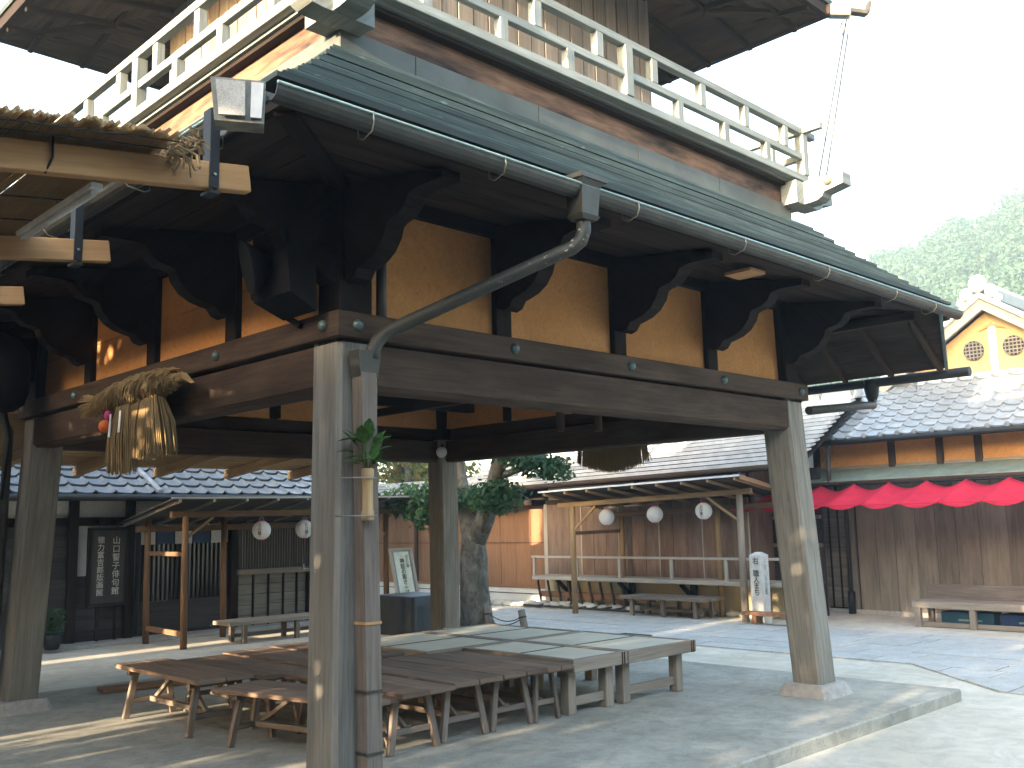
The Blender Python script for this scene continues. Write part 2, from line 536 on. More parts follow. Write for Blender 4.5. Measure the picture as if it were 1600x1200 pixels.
    def ball(self, c, r, seg=10, rings=6, sq=(1, 1, 1)):
        c = Vector(c)
        base = len(self.v)
        self.v.append(c + Vector((0, 0, r * sq[2])))
        for i in range(1, rings):
            th = math.pi * i / rings
            for k in range(seg):
                a = 2 * math.pi * k / seg
                self.v.append(c + Vector((r * sq[0] * math.sin(th) * math.cos(a), r * sq[1] * math.sin(th) * math.sin(a), r * sq[2] * math.cos(th))))
        self.v.append(c - Vector((0, 0, r * sq[2])))
        last = len(self.v) - 1
        for k in range(seg):
            k2 = (k + 1) % seg
            self.face([base, base + 1 + k, base + 1 + k2], [(0, 0)] * 3, True)
            for i in range(rings - 2):
                a0 = base + 1 + i * seg; a1 = a0 + seg
                self.face([a0 + k, a1 + k, a1 + k2, a0 + k2], [(k * .1, i * .1)] * 4, True)
            e = base + 1 + (rings - 2) * seg
            self.face([e + k, last, e + k2], [(0, 0)] * 3, True)
        return self
    def mesh(self, name, off=Vector((0, 0, 0)), fix=True):
        me = bpy.data.meshes.new(name)
        me.from_pydata([tuple(p - off) for p in self.v], [], self.f)
        ul = me.uv_layers.new(name='UVMap')
        flat = [c for face in self.uv for c in face]
        arr = [x for c in flat for x in c]
        ul.data.foreach_set('uv', arr)
        me.polygons.foreach_set('use_smooth', self.sm)
        if fix:
            bm = bmesh.new(); bm.from_mesh(me)
            bmesh.ops.recalc_face_normals(bm, faces=bm.faces)
            bm.to_mesh(me); bm.free()
        me.update()
        return me
    def build(self, name, mat, parent=None, fix=True, kind=None):
        off = world_of(parent) if parent else Vector((0, 0, 0))
        me = self.mesh(name, off, fix)
        me.materials.append(M[mat] if isinstance(mat, str) else mat)
        o = bpy.data.objects.new(name, me)
        COL.objects.link(o)
        if parent:
            o.parent = parent
        if kind:
            o['kind'] = kind
        return o

def world_of(o):
    p = Vector((0, 0, 0))
    while o is not None:
        p += o.location
        o = o.parent
    return p

def tag(o, label, cat, group=None):
    o['label'] = label; o['category'] = cat
    if group:
        o['group'] = group
    return o

def thing(name, label, cat, loc=(0, 0, 0), group=None):
    o = bpy.data.objects.new(name, None)
    o.empty_display_size = 0.2
    COL.objects.link(o)
    o.location = loc
    return tag(o, label, cat, group)

def copy_tree(o, parent=None):
    c = o.copy()
    COL.objects.link(c)
    c.parent = parent
    for ch in list(o.children):
        copy_tree(ch, c)
    return c

def place(o, loc, rz, label):
    c = copy_tree(o)
    c.location = loc
    c.rotation_euler = (0, 0, rz)
    c['label'] = label
    return c

def shared(name, me, mat, parent, loc=(0, 0, 0), rot=(0, 0, 0), scale=None):
    """a piece that shares its mesh with its likes; loc in the parent's own frame"""
    if mat is not None and not me.materials:
        me.materials.append(M[mat])
    o = bpy.data.objects.new(name, me)
    COL.objects.link(o)
    o.parent = parent
    o.location = loc
    o.rotation_euler = rot
    if scale:
        o.scale = scale
    return o

def text_mesh(s, size, vertical=True, spacing=1.0, depth=0.0):
    cu = bpy.data.curves.new('t', 'FONT')
    cu.body = '\n'.join(s) if vertical else s
    cu.size = size
    cu.align_x = 'CENTER'; cu.align_y = 'CENTER'
    cu.space_line = spacing * 0.8
    cu.resolution_u = 3
    cu.extrude = depth
    cu.offset = size * 0.008
    o = bpy.data.objects.new('t', cu)
    COL.objects.link(o)
    dg = bpy.context.evaluated_depsgraph_get()
    me = bpy.data.meshes.new_from_object(o.evaluated_get(dg))
    bpy.data.objects.remove(o)
    return me

def lettering(s, size, origin, right, up, parent, mat='ink', spacing=1.0, vertical=True, name='lettering'):
    """flat lettering: origin = centre in world, right / up = world directions"""
    me = text_mesh(s, size, vertical, spacing)
    r = Vector(right).normalized(); u = Vector(up).normalized()
    n = r.cross(u)
    off = world_of(parent)
    mat4 = Matrix(((r.x, u.x, n.x, origin[0] - off.x), (r.y, u.y, n.y, origin[1] - off.y), (r.z, u.z, n.z, origin[2] - off.z), (0, 0, 0, 1)))
    me.transform(mat4)
    me.materials.clear(); me.materials.append(M[mat])
    o = bpy.data.objects.new(name, me)
    COL.objects.link(o)
    o.parent = parent
    return o
# ------------------------------------------------------------------ the setting: ground, platform, paving
G = -0.10          # level of the courtyard; the tower's platform is z = 0
W = 4.938          # the tower's outer width at beam level; its near corner is the origin

def ground():
    b = MB()
    n = 24
    xs = [-900, -200, -60, -20, -8, -4] + [-2 + i * 2 for i in range(10)] + [24, 40, 90, 250, 900]
    ys = xs
    for i in range(len(xs) - 1):
        for j in range(len(ys) - 1):
            b.quad((xs[i], ys[j], G), (xs[i + 1], ys[j], G), (xs[i + 1], ys[j + 1], G), (xs[i], ys[j + 1], G))
    b.build('ground', 'sand', None, fix=False, kind='structure')
    lane = MB()
    lane.box(-5.6, -1.02, -60, 60, G - 0.2, G + 0.004)  # unseen dark surface, added to cut light bounced up at the left
    lane.build('lane', 'low_bounce', None, kind='structure')
    lane = MB()
    lane.box(-1.0, 1.4, -60, -1.75, G - 0.2, G + 0.006)  # more of the unseen dark surface, added against bounced light
    lane.build('lane', 'low_bounce', None, kind='structure')
    p = MB()
    p.box(-1.0, 5.86, -0.80, 5.75, G - 0.3, 0.0, 0.012)
    p.build('platform', 'slab', None, kind='structure')
ground()

def clip(poly, a, b):
    """keep the part of poly left of the line a->b (2-D)"""
    out = []
    ax, ay = a; bx, by = b
    def side(p):
        return (bx - ax) * (p[1] - ay) - (by - ay) * (p[0] - ax)
    for i in range(len(poly)):
        p, q = poly[i], poly[(i + 1) % len(poly)]
        sp, sq = side(p), side(q)
        if sp >= 0:
            out.append(p)
        if sp * sq < 0:
            t = sp / (sp - sq)
            out.append((p[0] + (q[0] - p[0]) * t, p[1] + (q[1] - p[1]) * t))
    return out

def paving():
    pav = MB()
    pav.box(7.6, 10.4, 0.4, 9.0, G - 0.2, G + 0.004)
    root = pav.build('paving', 'sand', None, kind='structure')
    def stone(poly, dz):
        cx = sum(p[0] for p in poly) / len(poly); cy = sum(p[1] for p in poly) / len(poly)
        sh = []
        for p in poly:
            d = math.hypot(p[0] - cx, p[1] - cy)
            k = max(0.3, 1 - 0.012 / max(d, 0.02))
            sh.append((cx + (p[0] - cx) * k, cy + (p[1] - cy) * k))
        m = MB()
        m.prism([(x, y, G - 0.03) for x, y in sh], [(x, y, G + 0.016 + dz) for x, y in sh])
        m.build('paving_stone', 'paving', root)
    rnd = random.Random(3)
    # rows along y on the courtyard, cut by the diagonal border at the near side
    x = 7.62
    while x < 10.25:
        w = rnd.uniform(0.36, 0.52)
        y = -4.2 + rnd.uniform(0, 0.5)
        while y < 8.8:
            ln = rnd.uniform(0.65, 1.35)
            poly = [(x, y), (x + w, y), (x + w, y + ln), (x, y + ln)]
            if len(poly) >= 3:
                stone(poly, rnd.uniform(-0.003, 0.003))
            y += ln
        x += w
    # wedge between the diagonal border and the courtyard rows, and the strip along the front
    x = 2.2
    while x < 7.6:
        w = rnd.uniform(0.45, 0.7)
        y = -4.2 + rnd.uniform(0, 0.5)
        while y < 0.6:
            ln = rnd.uniform(0.5, 1.0)
            poly = [(x, y), (min(x + w, 7.615), y), (min(x + w, 7.615), y + ln), (x, y + ln)]
            poly = clip(poly, (7.75, 0.56), (6.3, -1.05))     # stay outside the sandy triangle
            if len(poly) >= 3:
                poly = clip(poly, (7.0, -1.13), (2.0, -1.66)) if x + w / 2 < 6.25 else poly
            if len(poly) >= 3:
                ar = abs(sum(poly[i][0] * poly[(i + 1) % len(poly)][1] - poly[(i + 1) % len(poly)][0] * poly[i][1] for i in range(len(poly)))) / 2
                if ar > 0.02:
                    stone(poly, rnd.uniform(-0.003, 0.003))
            y += ln
        x += w
paving()

# ------------------------------------------------------------------ the tower
def P(side, s, o, z):
    if side == 0: return Vector((s, -o, z))
    if side == 1: return Vector((W + o, s, z))
    if side == 2: return Vector((W - s, W + o, z))
    return Vector((-o, W - s, z))

def fbox(side, s0, s1, o0, o1, z0, z1, ch=0.006, mb=None):
    b = mb or MB()
    a, c = P(side, s0, o0, z0), P(side, s1, o1, z1)
    b.box(min(a.x, c.x), max(a.x, c.x), min(a.y, c.y), max(a.y, c.y), z0, z1, ch)
    return b

def mitre(side, prof, s_extra=0.0):
    """profile of (o, z) points run round one side, mitred at the corners"""
    b = MB()
    b.prism([P(side, -o - s_extra, o, z) for o, z in prof], [P(side, W + o + s_extra, o, z) for o, z in prof])
    return b

TOWER = thing('drum_tower', 'tall timber tower on four battered posts with balcony and layered green-black roof', 'tower', (W / 2, W / 2, 0))

def tower_lower():
    T = TOWER
    bat = 0.0417
    # battered posts on stone bases
    for (cx, cy, sx, sy) in ((0, 0, -1, -1), (W, 0, 1, -1), (W, W, 1, 1), (0, W, -1, 1)):
        def ring(z, w=0.27, c=0.022):
            k = (2.248 - z) * bat
            x0 = cx + sx * k; y0 = cy + sy * k
            x1 = x0 - sx * w; y1 = y0 - sy * w
            xa, xb = min(x0, x1), max(x0, x1); ya, yb = min(y0, y1), max(y0, y1)
            return [(xa + c, ya, z), (xb - c, ya, z), (xb, ya + c, z), (xb, yb - c, z), (xb - c, yb, z), (xa + c, yb, z), (xa, yb - c, z), (xa, ya + c, z)]
        b = MB(); b.prism(ring(0.085), ring(2.515))
        b.build('post', 'post', T)
        b = MB(); b.prism(ring(2.5, 0.22, 0.01), ring(3.36, 0.22, 0.01))
        b.build('upper_post', 'dark', T)
        def sring(z, m, c=0.03):
            k = 2.248 * bat
            x0 = cx + sx * k + sx * m; y0 = cy + sy * k + sy * m
            x1 = cx + sx * k - sx * (0.27 + m); y1 = cy + sy * k - sy * (0.27 + m)
            xa, xb = min(x0, x1), max(x0, x1); ya, yb = min(y0, y1), max(y0, y1)
            return [(xa + c, ya, z), (xb - c, ya, z), (xb, ya + c, z), (xb, yb - c, z), (xb - c, yb, z), (xa + c, yb, z), (xa, yb - c, z), (xa, ya + c, z)]
        b = MB(); b.prism(sring(-0.02, 0.115), sring(0.10, 0.065, 0.04))
        b.build('base_stone', 'stone', T)
    for side in range(4):
        # big tie beam, with a slightly rounded lower arris
        y0, y1 = (-0.2, -0.015)
        prof = [(-0.205, 2.27), (-0.185, 2.248), (-0.04, 2.248), (-0.012, 2.275), (-0.012, 2.50), (-0.205, 2.50)]
        b = MB(); b.prism([P(side, 0.2, o, z) for o, z in prof], [P(side, W - 0.2, o, z) for o, z in prof])
        b.build('tie_beam', 'beam', T)
        e = 0.032 if side % 2 == 0 else -0.05
        dz = 0.0 if side % 2 == 0 else 0.002
        do = 0.0 if side % 2 == 0 else 0.0015
        fbox(side, -e, W + e, -0.09, 0.032 + do, 2.518 + dz, 2.662 + dz, 0.006).build('nageshi_band', 'beam', T)
        # studs, plaster panels, brackets
        studs = [0.135, 1.302, 2.469, 3.636, 4.803]
        for i, s in enumerate(studs[1:-1]):
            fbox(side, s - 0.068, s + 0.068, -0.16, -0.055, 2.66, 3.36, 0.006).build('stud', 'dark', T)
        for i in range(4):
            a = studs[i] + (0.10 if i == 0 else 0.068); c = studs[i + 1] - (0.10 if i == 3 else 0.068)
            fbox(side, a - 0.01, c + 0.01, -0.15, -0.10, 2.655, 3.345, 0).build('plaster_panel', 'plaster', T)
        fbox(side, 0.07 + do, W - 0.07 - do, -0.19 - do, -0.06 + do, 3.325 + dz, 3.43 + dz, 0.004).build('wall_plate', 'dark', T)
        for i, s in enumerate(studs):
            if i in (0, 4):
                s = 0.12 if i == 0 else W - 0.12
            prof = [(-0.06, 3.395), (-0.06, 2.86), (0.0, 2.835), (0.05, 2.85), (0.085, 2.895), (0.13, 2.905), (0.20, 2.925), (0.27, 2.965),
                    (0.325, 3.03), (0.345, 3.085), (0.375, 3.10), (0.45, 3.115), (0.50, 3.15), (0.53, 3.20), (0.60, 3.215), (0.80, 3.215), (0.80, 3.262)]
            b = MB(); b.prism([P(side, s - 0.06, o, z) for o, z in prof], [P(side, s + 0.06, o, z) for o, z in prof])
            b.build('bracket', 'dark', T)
        for s in (0.10, 1.302, 2.469, 3.636, W - 0.10):
            b = MB()
            c = P(side, s, 0.032, 2.59); d = P(side, s, 1.0, 2.59) - P(side, s, 0.0, 2.59)
            b.lathe(c, [(0.034, -0.004), (0.034, 0.008), (0.026, 0.022), (0.010, 0.032)], 10, d)
            b.build('nail_cover', 'nail', T)
        # soffit boards
        nb = 4
        for k in range(nb):
            o0 = -0.03 + k * 0.2325; o1 = o0 + 0.228
            def zz(o): return 3.405 - 0.135 * (o + 0.03) / 0.93
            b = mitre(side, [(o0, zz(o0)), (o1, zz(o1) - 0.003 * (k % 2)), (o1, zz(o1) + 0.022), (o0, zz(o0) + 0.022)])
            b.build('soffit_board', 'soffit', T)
        # eave fascia under the first course
        mitre(side, [(0.885, 3.262), (0.925, 3.262), (0.925, 3.318), (0.885, 3.318)]).build('eave_fascia', 'dark', T)
        # layered roof courses
        n = 14
        oo = [0.955 - 0.905 * (i / n) for i in range(n + 1)]
        def zr(o):
            t = (0.955 - o) / 0.905
            return 3.315 + 0.79 * (0.82 * t + 0.18 * t * t)
        for i in range(n):
            o0, o1 = oo[i] + 0.02, oo[i + 1] - 0.03
            z0, z1 = zr(oo[i]) + 0.044 + random.uniform(-.006, .006), zr(max(oo[i + 1], 0.0))
            th = 0.020 + 0.006 * random.random()
            b = mitre(side, [(o0, z0), (o0, z0 + th), (max(o1, 0.004), z1 + 0.004), (max(o1, 0.004), z1 - 0.025)])
            b.build('roof_course', 'copper', T)
        # two deeper steps under the skirt
        mitre(side, [(0.004, 4.05), (0.105, 4.05), (0.105, 4.095), (0.004, 4.11)]).build('roof_course', 'copper', T)
        mitre(side, [(0.004, 4.10), (0.055, 4.10), (0.055, 4.14), (0.004, 4.15)]).build('roof_course', 'copper', T)
        # hip board under each corner
        a = P(side, -0.88, 0.88, 3.268); c = P(side, 0.02, -0.02, 3.39)
        MB().beam(a, c, 0.10, 0.06, 0.006).build('hip_rafter', 'dark', T)
        b = MB()
        # half-round gutter hung on wire hooks
        m = []
        for k in range(9):
            a = math.pi * k / 8
            m.append((1.0 - 0.055 * math.cos(a), 3.285 - 0.062 * math.sin(a)))
        inner = [(1.0 - 0.050 * math.cos(math.pi * k / 8), 3.285 - 0.056 * math.sin(math.pi * k / 8)) for k in range(9)][::-1]
        prof = m + inner
        s0, s1 = {0: (-1.02, W + 1.03), 1: (-0.93, W + 0.9), 2: (-0.9, W + 0.9), 3: (-0.9, W + 0.52)}[side]
        b.prism([P(side, s0, o, z) for o, z in prof], [P(side, s1, o, z) for o, z in prof])
        gt = b.build('gutter', 'gutter', T)
        b = MB()
        b.tube([P(side, s0, 1.056, 3.288), P(side, s1, 1.056, 3.288)], 0.008, 6)
        b.build('gutter_lip', 'gutterlip', gt)
        for s in (-0.55, 0.25, 1.3, 2.4, 3.5, 4.6, 5.35):
            if s0 < s < s1:
                b = MB()
                b.tube([P(side, s, 1.06, 3.295), P(side, s, 1.066, 3.25), P(side, s + 0.01, 1.04, 3.215), P(side, s + 0.02, 0.96, 3.20), P(side, s + 0.015, 0.93, 3.215), P(side, s + 0.015, 0.925, 3.27)], 0.0035, 5)
                b.build('gutter_hook', 'bronze', gt)
    # pale junction box under the eave
    MB().box(3.0, 3.2, -0.72, -0.5, 3.245, 3.27, 0.003).build('pale_patch_board', 'newwood', T)
    # ceiling under the upper floor
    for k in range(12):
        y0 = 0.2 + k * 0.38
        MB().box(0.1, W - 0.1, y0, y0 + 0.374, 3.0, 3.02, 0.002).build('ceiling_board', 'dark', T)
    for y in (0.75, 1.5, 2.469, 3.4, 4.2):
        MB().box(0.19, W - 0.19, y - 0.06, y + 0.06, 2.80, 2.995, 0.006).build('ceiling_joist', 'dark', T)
    for x in (1.6, 3.3):
        MB().box(x - 0.03, x + 0.03, 0.19, W - 0.19, 2.66, 2.74, 0.004).build('ceiling_rail', 'soffit', T)
    # rain-water head and the downpipe that runs across to the near post
    b = MB()
    b.prism([(0.785, -1.09, 3.345), (0.995, -1.09, 3.345), (0.995, -0.93, 3.345), (0.785, -0.93, 3.345)], [(0.785, -1.09, 3.318), (0.995, -1.09, 3.318), (0.995, -0.93, 3.318), (0.785, -0.93, 3.318)])
    b.prism([(0.795, -1.082, 3.318), (0.985, -1.082, 3.318), (0.985, -0.93, 3.318), (0.795, -0.93, 3.318)], [(0.818, -1.062, 3.285), (0.962, -1.062, 3.285), (0.962, -0.93, 3.285), (0.818, -0.93, 3.285)])
    b.prism([(0.818, -1.062, 3.285), (0.962, -1.062, 3.285), (0.962, -0.94, 3.285), (0.818, -0.94, 3.285)], [(0.825, -1.05, 3.13), (0.955, -1.05, 3.13), (0.955, -0.95, 3.13), (0.825, -0.95, 3.13)])
    b.prism([(0.815, -1.06, 3.13), (0.965, -1.06, 3.13), (0.965, -0.94, 3.13), (0.815, -0.94, 3.13)], [(0.835, -1.045, 3.105), (0.945, -1.045, 3.105), (0.945, -0.955, 3.105), (0.835, -0.955, 3.105)])
    hd = b.build('rainwater_head', 'gutter', T)
    b = MB()
    b.tube([(0.89, -1.0, 3.12), (0.89, -1.0, 3.05), (0.88, -0.985, 3.0), (0.855, -0.95, 2.965), (0.80, -0.88, 2.93), (0.30, -0.20, 2.60), (0.235, -0.115, 2.555), (0.19, -0.085, 2.50), (0.165, -0.08, 2.45), (0.16, -0.08, 2.40)], 0.040, 12)
    b.build('slanting_downpipe', 'pipe', T)
    b = MB()
    b.prism([(0.045, -0.115, 2.44), (0.195, -0.115, 2.44), (0.195, -0.02, 2.44), (0.045, -0.02, 2.44)], [(0.06, -0.11, 2.30), (0.18, -0.11, 2.30), (0.18, -0.02, 2.30), (0.06, -0.02, 2.30)])
    b.build('pipe_collar', 'gutter', T)
    b = MB()
    def dr(z, w=0.047, d=0.045):
        k = (2.248 - z) * bat * 0.9
        cx = 0.112 - k * 0.28; cy = -0.075 - k
        return [(cx - w, cy - d, z), (cx + w, cy - d, z), (cx + w, cy + d, z), (cx - w, cy + d, z)]
    b.prism(dr(0.02), dr(2.32))
    dp = b.build('downpipe', 'benchleg', T)
    for z, mt in ((1.0, 'newwood'), (0.66, 'gutter'), (0.36, 'gutter')):
        b = MB(); b.prism(dr(z, 0.053, 0.05), dr(z + 0.014, 0.053, 0.05)); b.build('pipe_strap', mt, dp)
    b = MB(); b.prism(dr(0.205, 0.0495, 0.0475), dr(0.255, 0.0495, 0.0475)); b.build('yellow_band', 'yellow', dp)
    # upright pipe above the band beside the near post, and one at the left post
    MB().tube([(0.30, 0.02, 2.56), (0.30, 0.02, 3.25)], 0.03, 10).build('vent_pipe', 'gutter', T)
    MB().tube([(-0.16, W - 0.02, 0.0), (-0.12, W - 0.03, 2.4), (-0.3, W - 0.03, 2.75), (-0.93, W - 0.03, 3.22)], 0.04, 10).build('corner_downpipe', 'gutter', T)
    # pent of boards on rafters along the far right side
    b = MB()
    b.prism([(5.56, -1.0, 3.285), (6.22, -0.75, 2.84), (6.24, -0.75, 2.87), (5.58, -1.0, 3.315)], [(5.56, 5.2, 3.285), (6.22, 5.2, 2.84), (6.24, 5.2, 2.87), (5.58, 5.2, 3.315)])
    pent = b.build('pent_roof', 'soffit', T)
    for k in range(12):
        y = -0.72 + k * 0.47
        MB().beam((5.57, y, 3.25), (6.20, y, 2.825), 0.05, 0.05, 0.004).build('rafter', 'beam', pent)
    MB().box(5.50, 5.56, -0.80, 5.2, 3.20, 3.27, 0.004).build('ledger', 'beam', pent)
    MB().beam((5.55, -1.015, 3.28), (6.22, -0.765, 2.83), 0.03, 0.06, 0.003).build('end_batten', 'nail', pent)
    b = MB(); b.tube([(6.28, -0.95, 2.79), (6.28, 5.2, 2.79)], 0.045, 10); b.build('pent_gutter', 'iron', pent)
    b = MB(); b.lathe((6.28, 0.0, 2.60), [(0.035, 0.0), (0.06, 0.06), (0.075, 0.16), (0.075, 0.22)], 10); b.build('pent_hopper', 'iron', pent)
    b = MB(); b.tube([(6.28, 0.0, 2.62), (6.24, -0.02, 2.565), (6.0, -0.03, 2.545), (5.05, 0.02, 2.44)], 0.04, 10); b.build('pent_pipe', 'pipe', pent)
    for y in (-0.45, 0.2, 0.55):
        MB().tube([(6.30, y, 2.75), (6.30, y + 0.015, 2.68), (6.30, y + 0.03, 2.75)], 0.005, 5).build('gutter_hook', 'steel', pent)
tower_lower()

def tower_upper():
    T = TOWER
    for side in range(4):
        # skirt of sheet metal in lengths, then the scorched board and the balcony edge
        edges = [0.0, 0.55, 1.62, 2.70, 3.78, W]
        for i in range(5):
            fbox(side, edges[i] + (0.0 if side % 2 == 0 else 0.0) + 0.003, edges[i + 1] - 0.003, -0.05, 0.0, 4.10, 4.31, 0.003).build('skirt_sheet', 'skirt', T)
        fbox(side, 0.02, W - 0.02, -0.12, -0.03, 4.30, 4.50, 0.004).build('scorched_board', 'burnt', T)
        mitre(side, [(-0.10, 4.478), (0.035, 4.478), (0.035, 4.505), (-0.10, 4.505)]).build('balcony_bearer', 'dark', T)
        mitre(side, [(-0.88, 4.508), (0.06, 4.508), (0.06, 4.535), (-0.88, 4.535)]).build('balcony_floor', 'rail', T)
        # rails
        ext = 0.30
        a, c = P(side, -ext - 0.09, 0.09, 0), P(side, W + ext + 0.09, 0.09, 0)
        dz = 0.0 if side % 2 == 0 else 0.003
        fbox(side, -0.12, W + 0.12, 0.055, 0.125, 4.528 + dz, 4.592 + dz, 0.004).build('base_rail', 'rail', T)
        fbox(side, -0.07, W + 0.07, 0.066, 0.118, 4.742 + dz, 4.80 + dz, 0.004).build('middle_rail', 'rail', T)
        fbox(side, -ext, W + ext, 0.058, 0.124, 4.985 + dz * 4, 5.045 + dz * 4, 0.004).build('top_rail', 'rail', T)
        for s in (-0.09, 2.469):
            fbox(side, s - 0.043, s + 0.043, 0.048, 0.132, 4.594, 4.984, 0.004).build('rail_post', 'rail', T)
        mid = 2.469
        for d in (0.32, 0.96, 1.60, 2.24):
            for sg in (-1, 1):
                fbox(side, mid + sg * d - 0.036, mid + sg * d + 0.036, 0.06, 0.122, 4.798, 4.986, 0.003).build('upper_baluster', 'rail', T)
        for d in (0.64, 1.28, 1.92):
            for sg in (-1, 1):
                fbox(side, mid + sg * d - 0.036, mid + sg * d + 0.036, 0.06, 0.122, 4.59, 4.744, 0.003).build('lower_baluster', 'rail', T)
        # crossing bearers whose carved noses stick out at the corners
        zo = 0.0 if side % 2 == 0 else 0.004
        for end in (0, 1):
            prof = [(0.14, 4.50), (-0.16, 4.50), (-0.52, 4.50), (-0.52, 4.395), (-0.40, 4.372), (-0.335, 4.36), (-0.315, 4.325), (-0.27, 4.30), (-0.20, 4.292), (0.14, 4.292)]
            def q(s, o, z):
                return P(side, s if end == 0 else W - s, o, z)
            b = MB(); b.prism([q(s, -0.015, z + zo) for s, z in prof], [q(s, 0.14, z + zo) for s, z in prof])
            nose = b.build('bearer_nose', 'rail', T)
            for oo, dd in ((0.14, 1), (-0.015, -1)):
                b = MB()
                cc = q(-0.38, oo, 4.445 + zo); d = q(-0.38, oo + dd, 4.445) - q(-0.38, oo, 4.445)
                b.lathe(cc, [(0.036, -0.002), (0.040, 0.015), (0.032, 0.04), (0.012, 0.055)], 10, d)
                b.build('bronze_knob', 'bronze', nose)
        # boarded upper wall
        ins = 0.87
        n = 20
        wd = (W - 2 * ins) / n
        for k in range(n):
            s = ins + k * wd
            dpt = 0.004 * (k % 2) + random.uniform(0, 0.002)
            fbox(side, s + 0.006, s + wd - 0.006, -ins - 0.03, -ins + dpt, 4.53, 6.36, 0.003).build('wall_board', 'board', T)
        fbox(side, ins, W - ins, -ins - 0.09, -ins - 0.032, 4.53, 6.36, 0).build('wall_lining', 'dark', T)
        # underside and eaves of the upper roof
        for k in range(5):
            o0 = -0.86 + k * 0.236; o1 = o0 + 0.23
            def zz(o): return 6.36 - 0.205 * (o + 0.86) / 1.18
            mitre(side, [(o0, zz(o0)), (o1, zz(o1)), (o1, zz(o1) + 0.02), (o0, zz(o0) + 0.02)]).build('upper_soffit_board', 'soffit', T)
        for s in [0.0 + 0.494 * i for i in range(11)]:
            MB().beam(P(side, s, -0.84, 6.335), P(side, s, 0.30, 6.137), 0.045, 0.05, 0.003).build('upper_rafter', 'dark', T)
        mitre(side, [(0.28, 6.15), (0.34, 6.15), (0.34, 6.27), (0.28, 6.27)]).build('upper_fascia', 'dark', T)
        m = 8
        oo = [0.36 - 2.6 * (i / m) for i in range(m + 1)]
        def zr(o):
            t = (0.36 - o) / 2.6
            return 6.26 + 2.0 * (0.75 * t + 0.25 * t * t)
        for i in range(m):
            o0, o1 = oo[i], oo[i + 1] - 0.06
            z0, z1 = zr(oo[i]), zr(o1)
            mitre(side, [(o0, z0), (o0, z0 + 0.05), (o1, z1 + 0.035), (o1, z1 - 0.01)]).build('upper_roof_course', 'copper', T)
        # hip beam end with its ring
        a = P(side, 0.5, -0.5, 6.26); c = P(side, -0.47, 0.47, 6.20)
        hb = MB().beam(a, a.lerp(c, 0.86), 0.10, 0.11, 0.01).build('hip_beam', 'soffit', T)
        MB().beam(a.lerp(c, 0.86), c, 0.102, 0.112, 0.01).build('hip_tip', 'rail', hb)
        dirn = (c - a).normalized()
        MB().beam(c, c + dirn * 0.16 + Vector((0, 0, -0.02)), 0.08, 0.04, 0.004).build('hip_horn', 'gutter', hb)
        MB().beam(c + dirn * 0.16 + Vector((0, 0, -0.02)), c + dirn * 0.19 + Vector((0, 0, 0.09)), 0.08, 0.035, 0.004).build('hip_horn', 'gutter', hb)
        e = c - dirn * 0.03
        for kz, rr, dx in ((-0.02, 0.05, 0.07), (-0.17, 0.055, 0.0)):
            ring = [e + dirn * (dx - 0.05) + Vector((0, 0, kz)) + Vector((math.cos(t) * rr * dirn.y, -math.cos(t) * rr * dirn.x, math.sin(t) * rr)) for t in [2 * math.pi * k / 14 for k in range(15)]]
            b = MB(); b.tube(ring, 0.008, 6, False); b.build('iron_ring', 'steel', hb)
        b = MB()
        p1 = P(side, -0.30, 0.10, 4.50); p2 = P(side, -0.10, 0.30, 4.50)
        MB().tube([e + Vector((0, 0, -0.22)), p1], 0.008, 5).build('stay_wire', 'gutter', hb)
        MB().tube([e + Vector((0, 0, -0.06)), p2], 0.008, 5).build('stay_wire', 'gutter', hb)
    MB().lathe((W / 2, W / 2, 8.15), [(0.35, 0.0), (0.30, 0.2), (0.12, 0.3), (0.16, 0.42), (0.05, 0.6)], 12).build('finial', 'copper', T)
tower_upper()
# ------------------------------------------------------------------ reed awnings
def reeds(mb, c0, c1, along, n, length, r=0.006, jitter=0.10, rnd=None, sag=0.01, zoff=None):
    """n stems laid side by side from c0 to c1, each running along 'along'"""
    c0, c1, along = Vector(c0), Vector(c1), Vector(along).normalized()
    for i in range(n):
        p = c0.lerp(c1, (i + rnd.uniform(-0.3, 0.3)) / n) + Vector((0, 0, rnd.uniform(0, 0.012)))
        a = rnd.uniform(0, jitter); e = length - rnd.uniform(0, jitter)
        d = along + Vector((rnd.uniform(-.006, .006), rnd.uniform(-.006, .006), 0))
        mid = p + d * (a + e) / 2 + Vector((0, 0, -rnd.uniform(0, sag)))
        mb.tube([p + d * a, mid, p + d * e], r * rnd.uniform(0.7, 1.25), 4, False, False)

